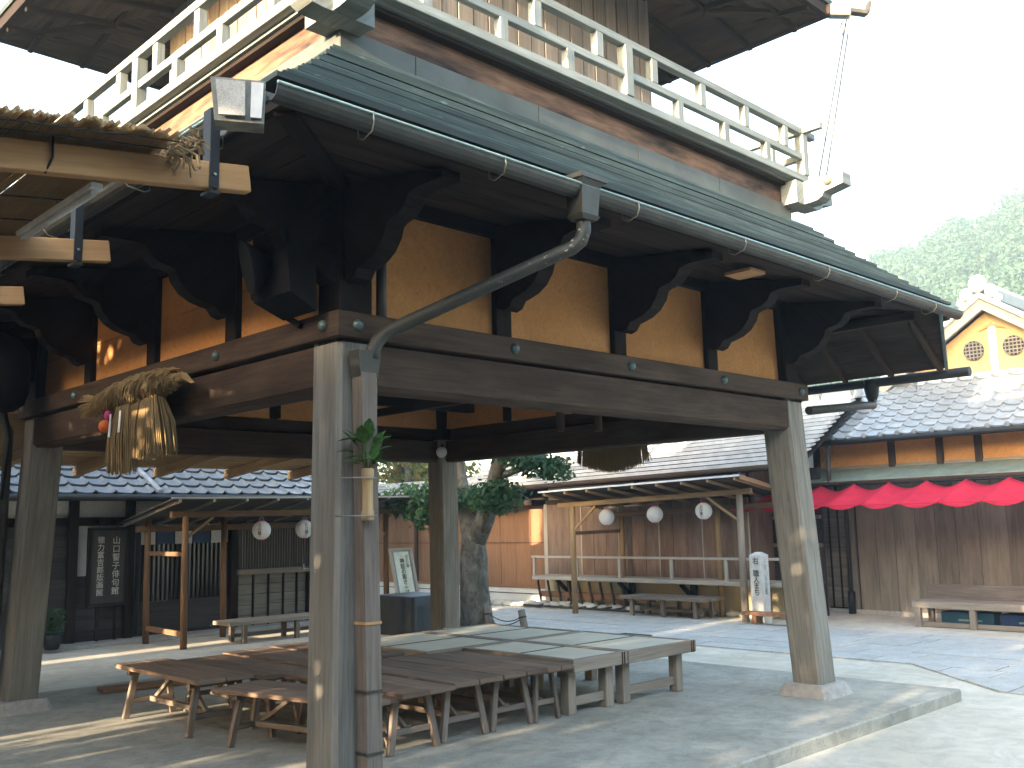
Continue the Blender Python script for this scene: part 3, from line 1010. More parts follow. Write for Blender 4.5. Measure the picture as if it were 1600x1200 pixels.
def left_awning():
    rnd = random.Random(11)
    T = thing('reed_awning', 'reed mat awning on pale new timber beams hung from the left eave', 'awning', (-1.9, 2.2, G))
    def zb(x): return 3.0 + (x + 0.93) * 0.135
    ys = [-0.66, 0.82, 2.15, 3.5, 4.85]
    x1 = -2.5
    for y in ys:
        MB().beam((-0.93, y, zb(-0.93)), (x1, y, zb(x1)), 0.055, 0.115, 0.004).build('beam', 'newwood', T)
        b = MB()
        b.beam((-1.10, y, 2.92), (-1.10, y, 3.27), 0.066, 0.045, 0.002, (1, 0, 0))
        b.beam((-1.10, y - 0.04, 2.90), (-1.10, y + 0.04, 2.90), 0.05, 0.012, 0.001)
        b.build('hanger_strap', 'iron', T)
        MB().lathe((-1.10, y - 0.036, zb(-1.1)), [(0.008, 0), (0.006, 0.006)], 6, (0, -1, 0)).build('bolt', 'steel', T)
    for x in (-2.35,):
        MB().beam((x, -0.72, zb(x) - 0.09), (x, 5.0, zb(x) - 0.09), 0.05, 0.06, 0.004).build('cross_beam', 'newwood', T)
    for y in (4.95,):
        MB().tube([(-2.35, y, G), (-2.35, y, zb(-2.35) - 0.12)], 0.045, 10).build('post', 'log', T)
    b = MB()
    reeds(b, (-1.34, -0.92, zb(-1.34) + 0.075), (x1 - 0.1, -0.92, zb(x1) + 0.075), (0, 1, 0), 120, 5.9, 0.0085, 0.16, rnd)
    reeds(b, (-1.38, -0.90, zb(-1.38) + 0.092), (x1 - 0.1, -0.90, zb(x1) + 0.092), (0, 1, 0), 112, 5.8, 0.0085, 0.12, rnd)
    b.build('reed_mat', 'reedpale', T, fix=False, kind='stuff')
    for y in (-0.85, -0.75, -0.5, -0.3, 0.1, 0.5, 1.1, 1.8, 2.5, 3.3, 4.2):
        MB().tube([(-1.33, y, zb(-1.33) + 0.066), (x1, y, zb(x1) + 0.066)], 0.0035, 4).build('binding_string', 'iron', T)
    # frayed roll at the mat's near corner
    b = MB()
    for k in range(60):
        a = rnd.uniform(0, 6.28); rr = rnd.uniform(0.0, 0.05)
        p = Vector((-1.31 + rr * math.cos(a), -0.92 + rnd.uniform(0, 0.35), zb(-1.33) + 0.07 + rr * math.sin(a)))
        q = p + Vector((rnd.uniform(-.03, .07), rnd.uniform(-.07, .05), rnd.uniform(-.10, .03)))
        b.tube([p, (p + q) / 2 + Vector((0.02, 0, 0.015)), q], 0.005, 4, False, False)
    b.build('frayed_edge', 'reedpale', T, fix=False, kind='stuff')
    MB().tube([(-1.75, -0.69, zb(-1.75) + 0.09), (-1.75, -0.695, zb(-1.75)), (-1.77, -0.68, zb(-1.75) - 0.065)], 0.005, 5).build('tie_wire', 'iron', T)
left_awning()

def tube_lamp():
    T = thing('tube_lamp', 'white tube lamp fixture under the reed awning near the eave', 'lamp', (-1.455, 0.1, 2.90))
    MB().box(-1.48, -1.43, -0.36, 0.56, 2.925, 2.95, 0.003).build('housing', 'white', T)
    MB().tube([(-1.455, -0.33, 2.912), (-1.455, 0.53, 2.912)], 0.014, 8).build('tube', 'white', T)
    for y in (-0.31, 0.1, 0.5):
        MB().tube([(-1.455, y, 2.90), (-1.44, y, 2.935), (-1.455, y, 2.99)], 0.005, 5).build('wire_clip', 'steel', T)
tube_lamp()

def back_awning():
    rnd = random.Random(12)
    T = thing('reed_awning', 'low reed mat awning on joists behind the tower, facing the dark shop', 'awning', (2.6, 6.6, G))
    def zb(y): return 2.50 - (y - 5.2) * 0.090
    for x in (-2.4, -1.4, -0.4, 0.63, 1.64, 2.655, 3.652, 4.65):
        MB().beam((x, 5.1, zb(5.1)), (x, 8.02, zb(8.02)), 0.09, 0.11, 0.004).build('joist', 'log', T)
    for y in (5.3, 7.3):
        MB().beam((-2.7, y, zb(y) + 0.15), (4.9, y, zb(y) + 0.15), 0.06, 0.08, 0.004).build('beam', 'bench', T)
    for x in (-2.5, 4.8):
        MB().tube([(x, 7.3, G), (x, 7.3, zb(7.3) + 0.15)], 0.045, 10).build('post', 'logdark', T)
    b = MB()
    reeds(b, (-2.7, 5.1, zb(5.1) + 0.07), (-2.7, 7.95, zb(7.95) + 0.07), (1, 0, 0), 250, 7.7, 0.0085, 0.2, rnd)
    reeds(b, (-2.7, 5.1, zb(5.1) + 0.09), (-2.7, 7.95, zb(7.95) + 0.09), (1, 0, 0), 240, 7.7, 0.0085, 0.2, rnd)
    b.build('reed_mat', 'reed', T, fix=False, kind='stuff')
back_awning()

# ------------------------------------------------------------------ small things on the tower
def box_lamp():
    T = thing('flood_lamp', 'grey box lamp with frosted lens at the near eave corner', 'lamp', (-1.2, -1.1, 3.05))
    b = MB()
    b.prism([(-1.315, -1.06, 3.215), (-1.135, -1.16, 3.215), (-1.06, -1.03, 3.225), (-1.24, -0.93, 3.225)], [(-1.29, -1.05, 3.05), (-1.13, -1.14, 3.05), (-1.075, -1.045, 3.055), (-1.235, -0.955, 3.055)])
    b.build('housing', 'lampface', T)
    b = MB()
    b.prism([(-1.30, -1.075, 3.20), (-1.205, -1.128, 3.20), (-1.2, -1.124, 3.065), (-1.282, -1.072, 3.065)], [(-1.305, -1.083, 3.20), (-1.21, -1.136, 3.20), (-1.206, -1.132, 3.065), (-1.288, -1.08, 3.065)])
    b.build('lens', 'stone', T)
    b = MB()
    b.prism([(-1.185, -1.14, 3.20), (-1.145, -1.162, 3.20), (-1.142, -1.143, 3.065), (-1.178, -1.123, 3.065)], [(-1.19, -1.148, 3.20), (-1.15, -1.17, 3.20), (-1.147, -1.151, 3.065), (-1.183, -1.131, 3.065)])
    b.build('lit_half', 'white', T)  # white strip stands in for the lit half of the lamp
    MB().beam((-1.2, -1.05, 3.21), (-1.02, -0.95, 3.24), 0.05, 0.03, 0.003).build('bracket_arm', 'iron', T)
box_lamp()

def loudspeakers():
    T = thing('loudspeaker', 'black wedge loudspeaker bracketed under the left eave beside the near post', 'loudspeaker', (-0.25, 0.35, 2.6))
    b = MB()
    b.prism([(-0.10, 0.06, 2.66), (-0.10, 0.40, 2.66), (-0.28, 0.42, 2.74), (-0.28, 0.04, 2.74)], [(-0.10, 0.08, 3.02), (-0.10, 0.38, 3.02), (-0.30, 0.40, 3.10), (-0.30, 0.06, 3.10)])
    b.build('cabinet', 'black', T)
    b = MB(); b.lathe((-0.28, 0.25, 2.93), [(0.05, 0.0), (0.09, 0.05), (0.15, 0.12), (0.15, 0.13)], 14, (-0.9, 0.35, -0.25)); b.build('horn', 'black', T)
    MB().beam((-0.05, 0.30, 2.62), (-0.12, 0.68, 2.84), 0.03, 0.03, 0.003).build('bracket_arm', 'black', T)
    MB().beam((-0.12, 0.68, 2.84), (-0.30, 0.40, 2.92), 0.05, 0.04, 0.003).build('bracket_arm', 'black', T)
    T = thing('loudspeaker', 'large rounded black loudspeaker under the left eave at the far left post', 'loudspeaker', (-0.45, 4.35, 2.45))
    b = MB()
    prof = [(0.20, 0.0), (0.27, 0.05), (0.30, 0.15), (0.31, 0.35), (0.29, 0.5), (0.22, 0.6), (0.10, 0.65)]
    b.lathe((-0.45, 4.40, 2.52), prof, 18); b.build('cabinet', 'black', T)
    MB().beam((-0.45, 4.4, 3.12), (-0.1, 4.4, 3.2), 0.06, 0.05, 0.003).build('bracket_arm', 'black', T)
    MB().tube([(-0.30, 4.45, 2.55), (-0.22, 4.55, 2.3), (-0.2, 4.75, 1.8)], 0.012, 6).build('cable', 'black', T)
loudspeakers()

def straw_skirt(mb, c, along, half_top, half_bot, ztop, zbot, n, rnd, out=Vector((0, 0, 0)), depth=0.10, curve=0.0):
    along = Vector(along); c = Vector(c)
    for i in range(n):
        t = rnd.uniform(-1, 1); d = rnd.uniform(-1, 1)
        a = c + along * (t * half_top) + out * (d * depth * 0.4) + Vector((0, 0, ztop))
        zb = zbot + rnd.uniform(0, 0.05) + curve * (t * t)
        e = c + along * (t * half_bot + rnd.uniform(-.012, .012)) + out * (d * depth) + Vector((0, 0, zb))
        m = (a + e) / 2 + along * (t * 0.03) + out * (0.02 * d)
        mb.tube([a, m, e], [0.0055, 0.0055, 0.003], 4, False, False)

def straw_left():
    rnd = random.Random(21)
    T = thing('straw_festoon', 'shaggy straw shrine festoon with orange and paper strips on the left beam', 'ornament', (-0.16, 2.2, 1.95))
    b = MB()
    for i in range(520):
        t = rnd.uniform(-1, 1)
        y = 2.2 + 0.62 * t
        rr = 0.105 * math.sqrt(max(0.05, 1 - 0.75 * t * t))
        a = rnd.uniform(0, 6.28)
        p = Vector((-0.15 + rr * math.cos(a), y, 2.45 - 0.03 * t + rr * math.sin(a)))
        a2 = a + rnd.uniform(0.8, 1.6)
        q = Vector((-0.15 + rr * math.cos(a2), y + rnd.uniform(0.02, 0.12), 2.45 - 0.03 * t + rr * math.sin(a2)))
        b.tube([p, (p + q) / 2 + Vector((math.cos((a + a2) / 2) * 0.02, 0, math.sin((a + a2) / 2) * 0.02)), q], 0.0055, 4, False, False)
    b.tube([(-0.15, 1.58, 2.46), (-0.15, 1.9, 2.46), (-0.15, 2.2, 2.45), (-0.15, 2.5, 2.44), (-0.15, 2.8, 2.44)], [0.04, 0.08, 0.095, 0.08, 0.045], 10)
    b.build('straw_rope', 'straw', T, fix=False)
    b = MB()
    for i in range(150):       # brush at the left, horn at the right
        d = rnd.uniform(-1, 1); e = rnd.uniform(-1, 1)
        p = Vector((-0.15 + 0.02 * d, 2.78, 2.44 + 0.02 * e))
        q = Vector((-0.15 + 0.07 * d, 3.06 + rnd.uniform(-.05, .05), 2.43 + 0.09 * e))
        b.tube([p, q], [0.005, 0.003], 4, False, False)
    b.build('straw_brush', 'straw', T, fix=False)
    b = MB()
    for i in range(90):
        d = rnd.uniform(-1, 1); e = rnd.uniform(-1, 1)
        b.tube([(-0.15 + 0.03 * d, 1.66, 2.47 + 0.03 * e), (-0.15 + 0.02 * d, 1.5, 2.475 + 0.02 * e), (-0.15, 1.36 + rnd.uniform(0, .05), 2.42)], [0.006, 0.005, 0.002], 4, False, False)
    b.build('straw_horn', 'straw', T, fix=False)
    b = MB()
    straw_skirt(b, (-0.16, 2.12, 0), (0, 1, 0), 0.28, 0.46, 2.42, 1.97, 620, rnd, Vector((1, 0, 0)), 0.07)
    straw_skirt(b, (-0.20, 2.28, 0), (0, 1, 0), 0.10, 0.18, 2.36, 1.88, 130, rnd, Vector((1, 0, 0)), 0.04)
    b.build('straw_skirt', 'straw', T, fix=False)
    for y, z1, z0 in ((2.40, 2.31, 2.15), (2.24, 2.32, 2.17)):
        b = MB()
        b.prism([(-0.245, y - 0.012, z1), (-0.245, y + 0.012, z1), (-0.25, y + 0.02, z0), (-0.25, y - 0.02, z0)], [(-0.247, y - 0.012, z1), (-0.247, y + 0.012, z1), (-0.253, y + 0.02, z0), (-0.253, y - 0.02, z0)])
        b.build('paper_strip', 'white', T)
    MB().ball((-0.24, 2.50, 2.235), 0.045, 12, 8).build('bitter_orange', 'orange', T)
    MB().ball((-0.235, 2.475, 2.31), 0.026, 8, 6, (1, 1, 1.3)).build('red_tassel', 'pink', T)
straw_left()

def straw_far():
    rnd = random.Random(22)
    T = thing('straw_festoon', 'straw shrine festoon seen from behind, fringe below the far beam', 'ornament', (5.07, 2.33, 1.95))
    b = MB()
    straw_skirt(b, (5.07, 2.33, 0), (0, 1, 0), 0.36, 0.45, 2.45, 2.0, 700, rnd, Vector((1, 0, 0)), 0.07, 0.10)
    b.build('straw_skirt', 'straw', T, fix=False)
    MB().tube([(5.07, 1.7, 2.47), (5.07, 2.33, 2.46), (5.07, 2.95, 2.47)], [0.05, 0.10, 0.05], 10).build('straw_rope', 'straw', T)
    MB().tube([(5.05, 1.86, 2.22), (5.05, 1.80, 2.10)], 0.005, 4).build('loose_stem', 'straw', T)
straw_far()

def bamboo_vase():
    rnd = random.Random(5)
    T = thing('bamboo_vase', 'bamboo vase with fresh green leaves wired to the near post', 'vase', (0.06, -0.19, 1.52))
    MB().lathe((0.06, -0.175, 1.53), [(0.030, 0), (0.034, 0.008), (0.034, 0.045), (0.029, 0.055), (0.029, 0.215), (0.034, 0.225), (0.034, 0.265), (0.026, 0.27)], 12).build('bamboo_tube', 'bamboo', T)
    for z in (1.555, 1.75):
        MB().tube([(-0.10, -0.11, z), (-0.02, -0.20, z), (0.06, -0.215, z), (0.11, -0.19, z)], 0.004, 5).build('wire', 'steel', T)
    for k in range(26):
        a = rnd.uniform(0, 6.28); el = rnd.uniform(-0.2, 1.2)
        base = Vector((0.06, -0.18, 1.80)) + Vector((math.cos(a) * rnd.uniform(0, .09), math.sin(a) * rnd.uniform(0, .06), rnd.uniform(0.02, 0.16)))
        d = Vector((math.cos(a) * math.cos(el), math.sin(a) * math.cos(el), math.sin(el)))
        s = d.cross(Vector((0, 0, 1)))
        if s.length < .1: s = Vector((1, 0, 0))
        s.normalize(); u = s.cross(d)
        ln = rnd.uniform(0.09, 0.135); w = ln * 0.30
        pts = [base, base + d * ln * .35 + s * w + u * .006, base + d * ln * .75 + s * w * .7, base + d * ln - u * .01, base + d * ln * .75 - s * w * .7, base + d * ln * .35 - s * w + u * .006]
        b = MB(); b.prism(pts, [p - u * 0.0015 for p in pts]); b.build('leaf', 'leaf', T)
    for k in range(5):
        a = k * 1.3
        MB().tube([(0.06, -0.175, 1.76), (0.06 + .03 * math.cos(a), -0.175 + .03 * math.sin(a), 1.87), (0.06 + .07 * math.cos(a), -0.175 + .06 * math.sin(a), 1.95)], 0.004, 5).build('stem', 'leaf', T)
bamboo_vase()

def hanging_bits():
    T = thing('round_lamp', 'round white lamp on the far inner post under the tower', 'lamp', (4.60, 4.62, 2.40))
    MB().lathe((4.62, 4.60, 2.36), [(0.05, 0), (0.065, 0.03), (0.065, 0.05), (0.03, 0.06)], 14, (-0.7, -0.7, -0.1)).build('shade', 'white', T)
    MB().tube([(4.64, 4.62, 2.37), (4.68, 4.66, 2.45)], 0.015, 8).build('arm', 'iron', T)
    T = thing('spot_lamp', 'small pale spotlight hanging below the tower ceiling', 'lamp', (1.55, 1.5, 2.55))
    MB().tube([(1.50, 1.52, 2.62), (1.56, 1.50, 2.585), (1.60, 1.47, 2.53)], [0.03, 0.034, 0.016], 10).build('head', 'white', T)
    MB().tube([(1.53, 1.51, 2.61), (1.53, 1.51, 2.66)], 0.008, 6).build('stem', 'iron', T)
    T = thing('mallet_rack', 'pair of round wooden pegs hanging below the tower ceiling', 'rack', (3.6, 1.9, 2.45))
    for (x, y, ln) in ((3.42, 1.55, 0.16), (3.70, 1.35, 0.14)):
        MB().tube([(x, y, 2.30), (x, y, 2.30 + ln + 0.5)], 0.038, 10).build('peg', 'beam', T)
    T = thing('twisted_rope', 'thin pale rope hanging inside the near post', 'rope', (0.33, 0.2, 2.0))
    MB().tube([(0.40, 0.33, 2.5), (0.38, 0.31, 2.2), (0.36, 0.30, 1.95)], 0.008, 6).build('strand', 'straw', T)
hanging_bits()

# ------------------------------------------------------------------ benches under the tower
def bench_proto(name, label, h=0.42, ln=1.45, w=0.46, planks=2):
    T = thing(name, label, 'bench', (0, 0, 0), 'plank benches pushed together under the tower')
    pw = w / planks
    for k in range(planks):
        x0 = -w / 2 + k * pw
        MB().box(x0 + 0.003, x0 + pw - 0.003, -ln / 2, ln / 2, h - 0.034, h, 0.005).build('seat_plank', 'bench', T)
    for sy in (-1, 1):
        y = sy * (ln / 2 - 0.2)
        MB().box(-w / 2 + 0.03, w / 2 - 0.03, y - 0.025, y + 0.025, h - 0.075, h - 0.035, 0.003).build('batten', 'benchleg', T)
        for sx in (-1, 1):
            MB().beam((sx * (w / 2 - 0.10), y, h - 0.04), (sx * (w / 2 - 0.03), y + sy * 0.03, 0.002), 0.05, 0.036, 0.004, (0, 1, 0)).build('leg', 'benchleg', T)
        MB().box(-w / 2 + 0.04, w / 2 - 0.04, y + sy * 0.012 - 0.012, y + sy * 0.012 + 0.012, 0.12, 0.16, 0.003).build('stretcher', 'benchleg', T)
        MB().beam((0.03 * sy, sy * (ln / 2 - 0.22), 0.15), (0.03 * sy, sy * 0.16, h - 0.05), 0.03, 0.03, 0.003).build('brace', 'benchleg', T)
    MB().box(-0.022, 0.022, -ln / 2 + 0.22, ln / 2 - 0.22, 0.125, 0.165, 0.003).build('long_stretcher', 'benchleg', T)
    return T

def benches():
    p = bench_proto('plank_bench', 'lowest plank bench, turned slightly, nearest the front post of the tower')
    p.location = (0.86, 1.60, 0); p.rotation_euler = (0, 0, math.radians(13)); p.scale = (1, 1, 0.93)
    rnd = random.Random(9)
    front = [(1.31, 'front row plank bench just right of the turned one'), (1.80, 'third plank bench of the front row, counted from the near post'), (2.27, 'fourth plank bench of the front row, counted from the near post'), (2.62, 'narrow plank bench of the front row, beside the straw-mat platforms')]
    for i, (x, lab) in enumerate(front):
        c = place(p, (x, 1.58 + rnd.uniform(-.04, .04), 0), rnd.uniform(-.015, .015), lab)
        c.scale = (0.62 if i == 3 else 1.0, 1, 1 + rnd.uniform(-.02, .02))
    back = [(0.70, 'back row plank bench farthest left, its end toward the sandy ground'), (1.18, 'second plank bench of the back row, counted from the left'), (1.66, 'third plank bench of the back row, counted from the left'), (2.14, 'back row plank bench touching the straw-mat platforms')]
    for i, (x, lab) in enumerate(back):
        c = place(p, (x, 3.17 + rnd.uniform(-.10, .06), 0), rnd.uniform(-.02, .02), lab)
        c.scale = (1, 1, 1 + rnd.uniform(-.03, .02))
    # straw-mat platforms
    def platform(x0, x1, y0, y1, lab):
        T = thing('tatami_platform', lab, 'platform', ((x0 + x1) / 2, (y0 + y1) / 2, 0), 'straw-mat platforms under the tower')
        h = 0.44; f = 0.05
        for (a, b_, c, d) in ((x0, x1, y0, y0 + f), (x0, x1, y1 - f, y1), (x0, x0 + f, y0 + f, y1 - f), (x1 - f, x1, y0 + f, y1 - f)):
            MB().box(a, b_, c, d, h - 0.10, h, 0.005).build('frame', 'greywood', T)
        mb = MB().box(x0 + f, x1 - f, y0 + f, y1 - f, h - 0.06, h - 0.006, 0.003)
        mb.build('straw_mat', 'tatami', T)
        MB().box(x0 + f, x1 - f, (y0 + y1) / 2 - 0.012, (y0 + y1) / 2 + 0.012, h - 0.05, h - 0.003, 0.002).build('mat_border', 'beam', T)
        for (x, y) in ((x0 + 0.10, y0 + 0.16), (x1 - 0.10, y0 + 0.16), (x0 + 0.10, y1 - 0.16), (x1 - 0.10, y1 - 0.16)):
            MB().box(x - 0.045, x + 0.045, y - 0.045, y + 0.045, 0.002, h - 0.10, 0.005).build('leg', 'greywood', T)
        MB().box(x0 + 0.14, x1 - 0.14, y0 + 0.14, y0 + 0.18, 0.06, 0.13, 0.003).build('stretcher', 'greywood', T)
        for s in (x1 - 0.07, x1 - 0.04):
            MB().tube([(s, y0 - 0.003, h - 0.1), (s, y0 - 0.003, h)], 0.006, 5).build('binding', 'beam', T)
        return T
    platform(2.80, 3.455, 0.91, 2.22, 'front straw-mat platform beside the plank benches')
    platform(3.46, 4.40, 0.90, 2.22, 'front right straw-mat platform, its corner nearest the right post')
    platform(2.42, 3.42, 2.23, 3.52, 'back straw-mat platform next to the back row benches')
    platform(3.43, 4.36, 2.23, 3.55, 'back right straw-mat platform before the far post')
    T = thing('red_plank', 'dull red plank lying flat on the ground left of the benches', 'plank', (1.3, 5.2, 0))
    MB().beam((0.9, 5.25, 0.022), (2.2, 5.02, 0.022), 0.26, 0.035, 0.004).build('board', 'plank_red', T)
    for k in (0.2, 0.8):
        MB().box(0.9 + k * 1.3 - .03, 0.9 + k * 1.3 + .03, 5.25 - .23 * k - .1, 5.25 - .23 * k + .1, 0.0, 0.005, 0).build('cleat', 'plank_red', T)
benches()
# ------------------------------------------------------------------ tiled roofs
def tile_mesh(name, w=0.28, ln=0.27, amp=0.028, lip=0.024, mat='tile'):
    b = MB()
    n = 7
    prof = []
    for k in range(n + 1):
        t = k / n
        z = amp * (math.sin(t * math.pi * 1.0) * -0.55 if t < 0.72 else 0) + (amp * math.sin((t - 0.72) / 0.28 * math.pi) * 1.0 if t >= 0.72 else 0)
        prof.append((-w / 2 + w * 1.03 * t, z))
    for k in range(n):
        (x0, z0), (x1, z1) = prof[k], prof[k + 1]
        b.quad((x0, 0, z0 + lip), (x1, 0, z1 + lip), (x1, ln, z1), (x0, ln, z0))
        b.sm[-1] = False
        b.quad((x0, 0.006, z0 - 0.004), (x1, 0.006, z1 - 0.004), (x1, 0, z1 + lip), (x0, 0, z0 + lip))
    me = b.mesh(name, fix=False)
    me.materials.append(M[mat])
    return me

def tiled_slope(parent, me, origin, across, up, ncol, nrow, w=0.28, step=0.235, seed=1):
    """tiles over a slope: origin = lower left corner in world, across / up unit vectors"""
    rnd = random.Random(seed)
    a, u = Vector(across).normalized(), Vector(up).normalized()
    nn = a.cross(u)
    base = Matrix(((a.x, u.x, nn.x), (a.y, u.y, nn.y), (a.z, u.z, nn.z))).to_euler()
    off = world_of(parent)
    for r in range(nrow):
        for c in range(ncol):
            p = Vector(origin) + a * ((c + 0.5) * w) + u * (r * step) + nn * (0.012 + rnd.uniform(0, 0.004)) - off
            o = shared('roof_tile', me, None, parent, p, base)
            o.rotation_euler.rotate_axis('Z', rnd.uniform(-.012, .012))

# ------------------------------------------------------------------ dark shop at the left
def left_shop():
    T = thing('dark_shop', 'dark timber shop with grey tiled eaves behind the reed awning, at left', 'building', (3.0, 10.6, G))
    yw = 10.30
    # plinth and columns
    MB().box(-1.4, 6.6, yw - 0.45, 13.5, G - 0.1, G + 0.05, 0.01).build('stone_plinth', 'stone', T)
    for x in (0.6, 2.47, 3.30, 5.02, 6.45):
        MB().box(x - 0.065, x + 0.065, yw - 0.07, yw + 0.06, G + 0.05, 1.98, 0.005).build('column', 'dark', T)
    MB().box(-1.4, 6.55, yw - 0.055, yw + 0.05, 1.60, 1.72, 0.005).build('lintel', 'dark', T)
    xs = [-1.4, 0.6, 2.47, 3.30, 5.02, 6.45]
    for a, c in zip(xs[:-1], xs[1:]):
        MB().box(a + 0.06, c - 0.06, yw, yw + 0.03, 1.715, 2.0, 0).build('plaster_panel', 'plasterW', T)
    # framed white wall bay with horizontal boards below
    MB().box(2.53, 3.24, yw, yw + 0.03, 0.88, 1.605, 0).build('plaster_panel', 'plasterW', T)
    for k in range(6):
        z0 = G + 0.05 + k * 0.155
        MB().box(2.53, 3.24, yw + 0.004 * (k % 2), yw + 0.035, z0 + 0.003, z0 + 0.152, 0.003).build('wall_board', 'plank_dark', T)
    for k in range(11):
        z0 = G + 0.05 + k * 0.15
        for (a, c) in ((-1.34, 0.54), (0.66, 2.41)):
            MB().box(a, c, yw + 0.003 * (k % 2), yw + 0.03, z0 + 0.003, z0 + 0.147, 0.003).build('wall_board', 'plank_dark', T)
    # sliding lattice doors
    MB().box(3.36, 4.96, yw + 0.05, yw + 0.07, G + 0.05, 1.60, 0).build('door_glass', 'glass', T)
    for d in range(2):
        x0 = 3.36 + d * 0.8
        dr = MB().box(x0, x0 + 0.8, yw + 0.02, yw + 0.045, 0.0, 0.45, 0.003).build('door', 'plank_dark', T)
        for k in range(11):
            x = x0 + 0.03 + k * 0.074
            MB().box(x - 0.011, x + 0.011, yw + 0.015, yw + 0.04, 0.455, 1.58, 0.002).build('slat', 'dark', dr)
    # noren strip of cloth across the door head
    for k in range(5):
        x0 = 3.42 + k * 0.3
        MB().box(x0, x0 + 0.28, yw - 0.02, yw - 0.012, 1.30, 1.56, 0).build('door_curtain', 'plasterW' if k % 2 == 0 else 'blue', T)
    # lattice window with its sill, boards with battens below
    MB().box(5.10, 6.38, yw + 0.02, yw + 0.04, 0.86, 1.60, 0).build('window_glass', 'glass', T)
    wf = MB().box(5.05, 6.42, yw - 0.16, yw + 0.0, 0.77, 0.86, 0.005).build('window_sill', 'greywood', T)
    for k in range(26):
        x = 5.13 + k * 0.049
        MB().box(x - 0.010, x + 0.010, yw - 0.10, yw - 0.075, 0.862, 1.60, 0.002).build('slat', 'plank_grey', wf)
    for k in range(5):
        z0 = G + 0.05 + k * 0.165
        MB().box(5.09, 6.38, yw + 0.003 * (k % 2), yw + 0.03, z0 + 0.003, z0 + 0.162, 0.003).build('wall_board', 'plank_grey', T)
    for x in (5.38, 5.66, 5.94, 6.2):
        MB().box(x - 0.018, x + 0.018, yw - 0.022, yw - 0.001, G + 0.05, 0.77, 0.003).build('batten', 'dark', T)
    b = MB()   # white bracket-shaped pipe at the right of the window
    b.tube([(6.36, yw - 0.18, 1.45), (6.36, yw - 0.18, 0.82), (6.22, yw - 0.18, 0.82), (6.22, yw - 0.18, 0.90)], 0.022, 6)
    b.build('white_pipe', 'white', T)
    # side wall and roof
    MB().box(6.52, 6.56, yw + 0.06, 13.4, G, 2.2, 0).build('side_wall', 'plasterW', T)
    MB().box(-1.4, 6.5, yw + 0.08, yw + 0.12, G, 2.1, 0).build('wall_lining', 'dark', T)
    ang = math.radians(25)
    u = Vector((0, math.cos(ang), math.sin(ang)))
    e0 = Vector((-1.7, 9.55, 2.03))
    rl = 2.75
    b = MB()
    c0 = Vector((6.95, 9.55, 2.03))
    t = Vector((0, 0, -0.05))
    b.prism([e0, e0 + u * rl, e0 + u * rl + t, e0 + t], [c0, c0 + u * rl, c0 + u * rl + t, c0 + t])
    rf = b.build('roof', 'dark', T)
    tiled_slope(rf, tile_mesh('tile_grey'), e0 + Vector((0.0, -0.03, 0.0)), (1, 0, 0), u, 31, 9, 0.28, 0.30, 4)
    MB().beam(e0 + u * rl + Vector((0, 0.02, 0.06)), c0 + u * rl + Vector((0, 0.02, 0.06)), 0.2, 0.16, 0.02).build('ridge', 'tile', rf)
    # a raised seam of round tiles and the gutter
    b = MB()
    p = Vector((3.42, 9.53, 2.07)); b.tube([p, p + u * 1.3], 0.04, 8)
    b.build('seam_tile', 'tile_light', rf)
    MB().tube([(-1.6, 9.50, 1.985), (6.9, 9.50, 1.985)], 0.05, 10).build('gutter', 'iron', T)
    b = MB(); b.tube([(3.55, 9.50, 1.95), (3.55, 9.55, 1.80), (3.50, 9.9, 1.66), (3.40, 10.2, 1.62), (3.40, 10.2, G + 0.1)], 0.04, 10)
    b.build('downpipe', 'iron', T)
    b = MB()
    for k in range(18):
        x = -1.3 + k * 0.46
        b.beam((x, 9.6, 1.99), (x, 10.35, 2.30), 0.05, 0.06, 0.0)
    b.build('rafter_row', 'dark', T, kind='stuff')
left_shop()

def left_upper():  # unseen storehouse, added to block sky light from the left side
    T = thing('added_sky_blocker', 'added unseen dark storehouse blocking sky light behind the tiled eaves at left', 'building', (2.6, 15.5, G))
    MB().box(-2.5, 7.6, 12.6, 18.4, G, 6.2, 0.01).build('wall', 'plank_dark', T)
    for s, ye in ((-1, 12.6), (1, 18.4)):
        b = MB(); b.prism([(-3.0, 15.5, 7.9), (-3.0, ye + s * 0.8, 6.0), (-3.0, ye + s * 0.8, 5.85), (-3.0, 15.5, 7.75)], [(8.1, 15.5, 7.9), (8.1, ye + s * 0.8, 6.0), (8.1, ye + s * 0.8, 5.85), (8.1, 15.5, 7.75)])
        b.build('roof_slope', 'tile', T)
    for xe in (-2.5, 7.6):
        b = MB(); b.prism([(xe - 0.03, 12.6, 6.2), (xe - 0.03, 18.4, 6.2), (xe - 0.03, 15.5, 7.75)], [(xe + 0.03, 12.6, 6.2), (xe + 0.03, 18.4, 6.2), (xe + 0.03, 15.5, 7.75)])
        b.build('gable', 'plank_dark', T)
    MB().box(-3.0, 8.1, 15.32, 15.68, 7.85, 8.15, 0.03).build('ridge', 'tile', T)
    for k in range(4):
        wn = MB().box(-1.6 + k * 2.2, -0.4 + k * 2.2, 12.54, 12.6, 4.2, 5.2, 0.005).build('window', 'glass', T)
        for j in range(8):
            MB().box(-1.56 + k * 2.2 + j * 0.15, -1.52 + k * 2.2 + j * 0.15, 12.49, 12.54, 4.18, 5.22, 0).build('slat', 'dark', wn)
left_upper()

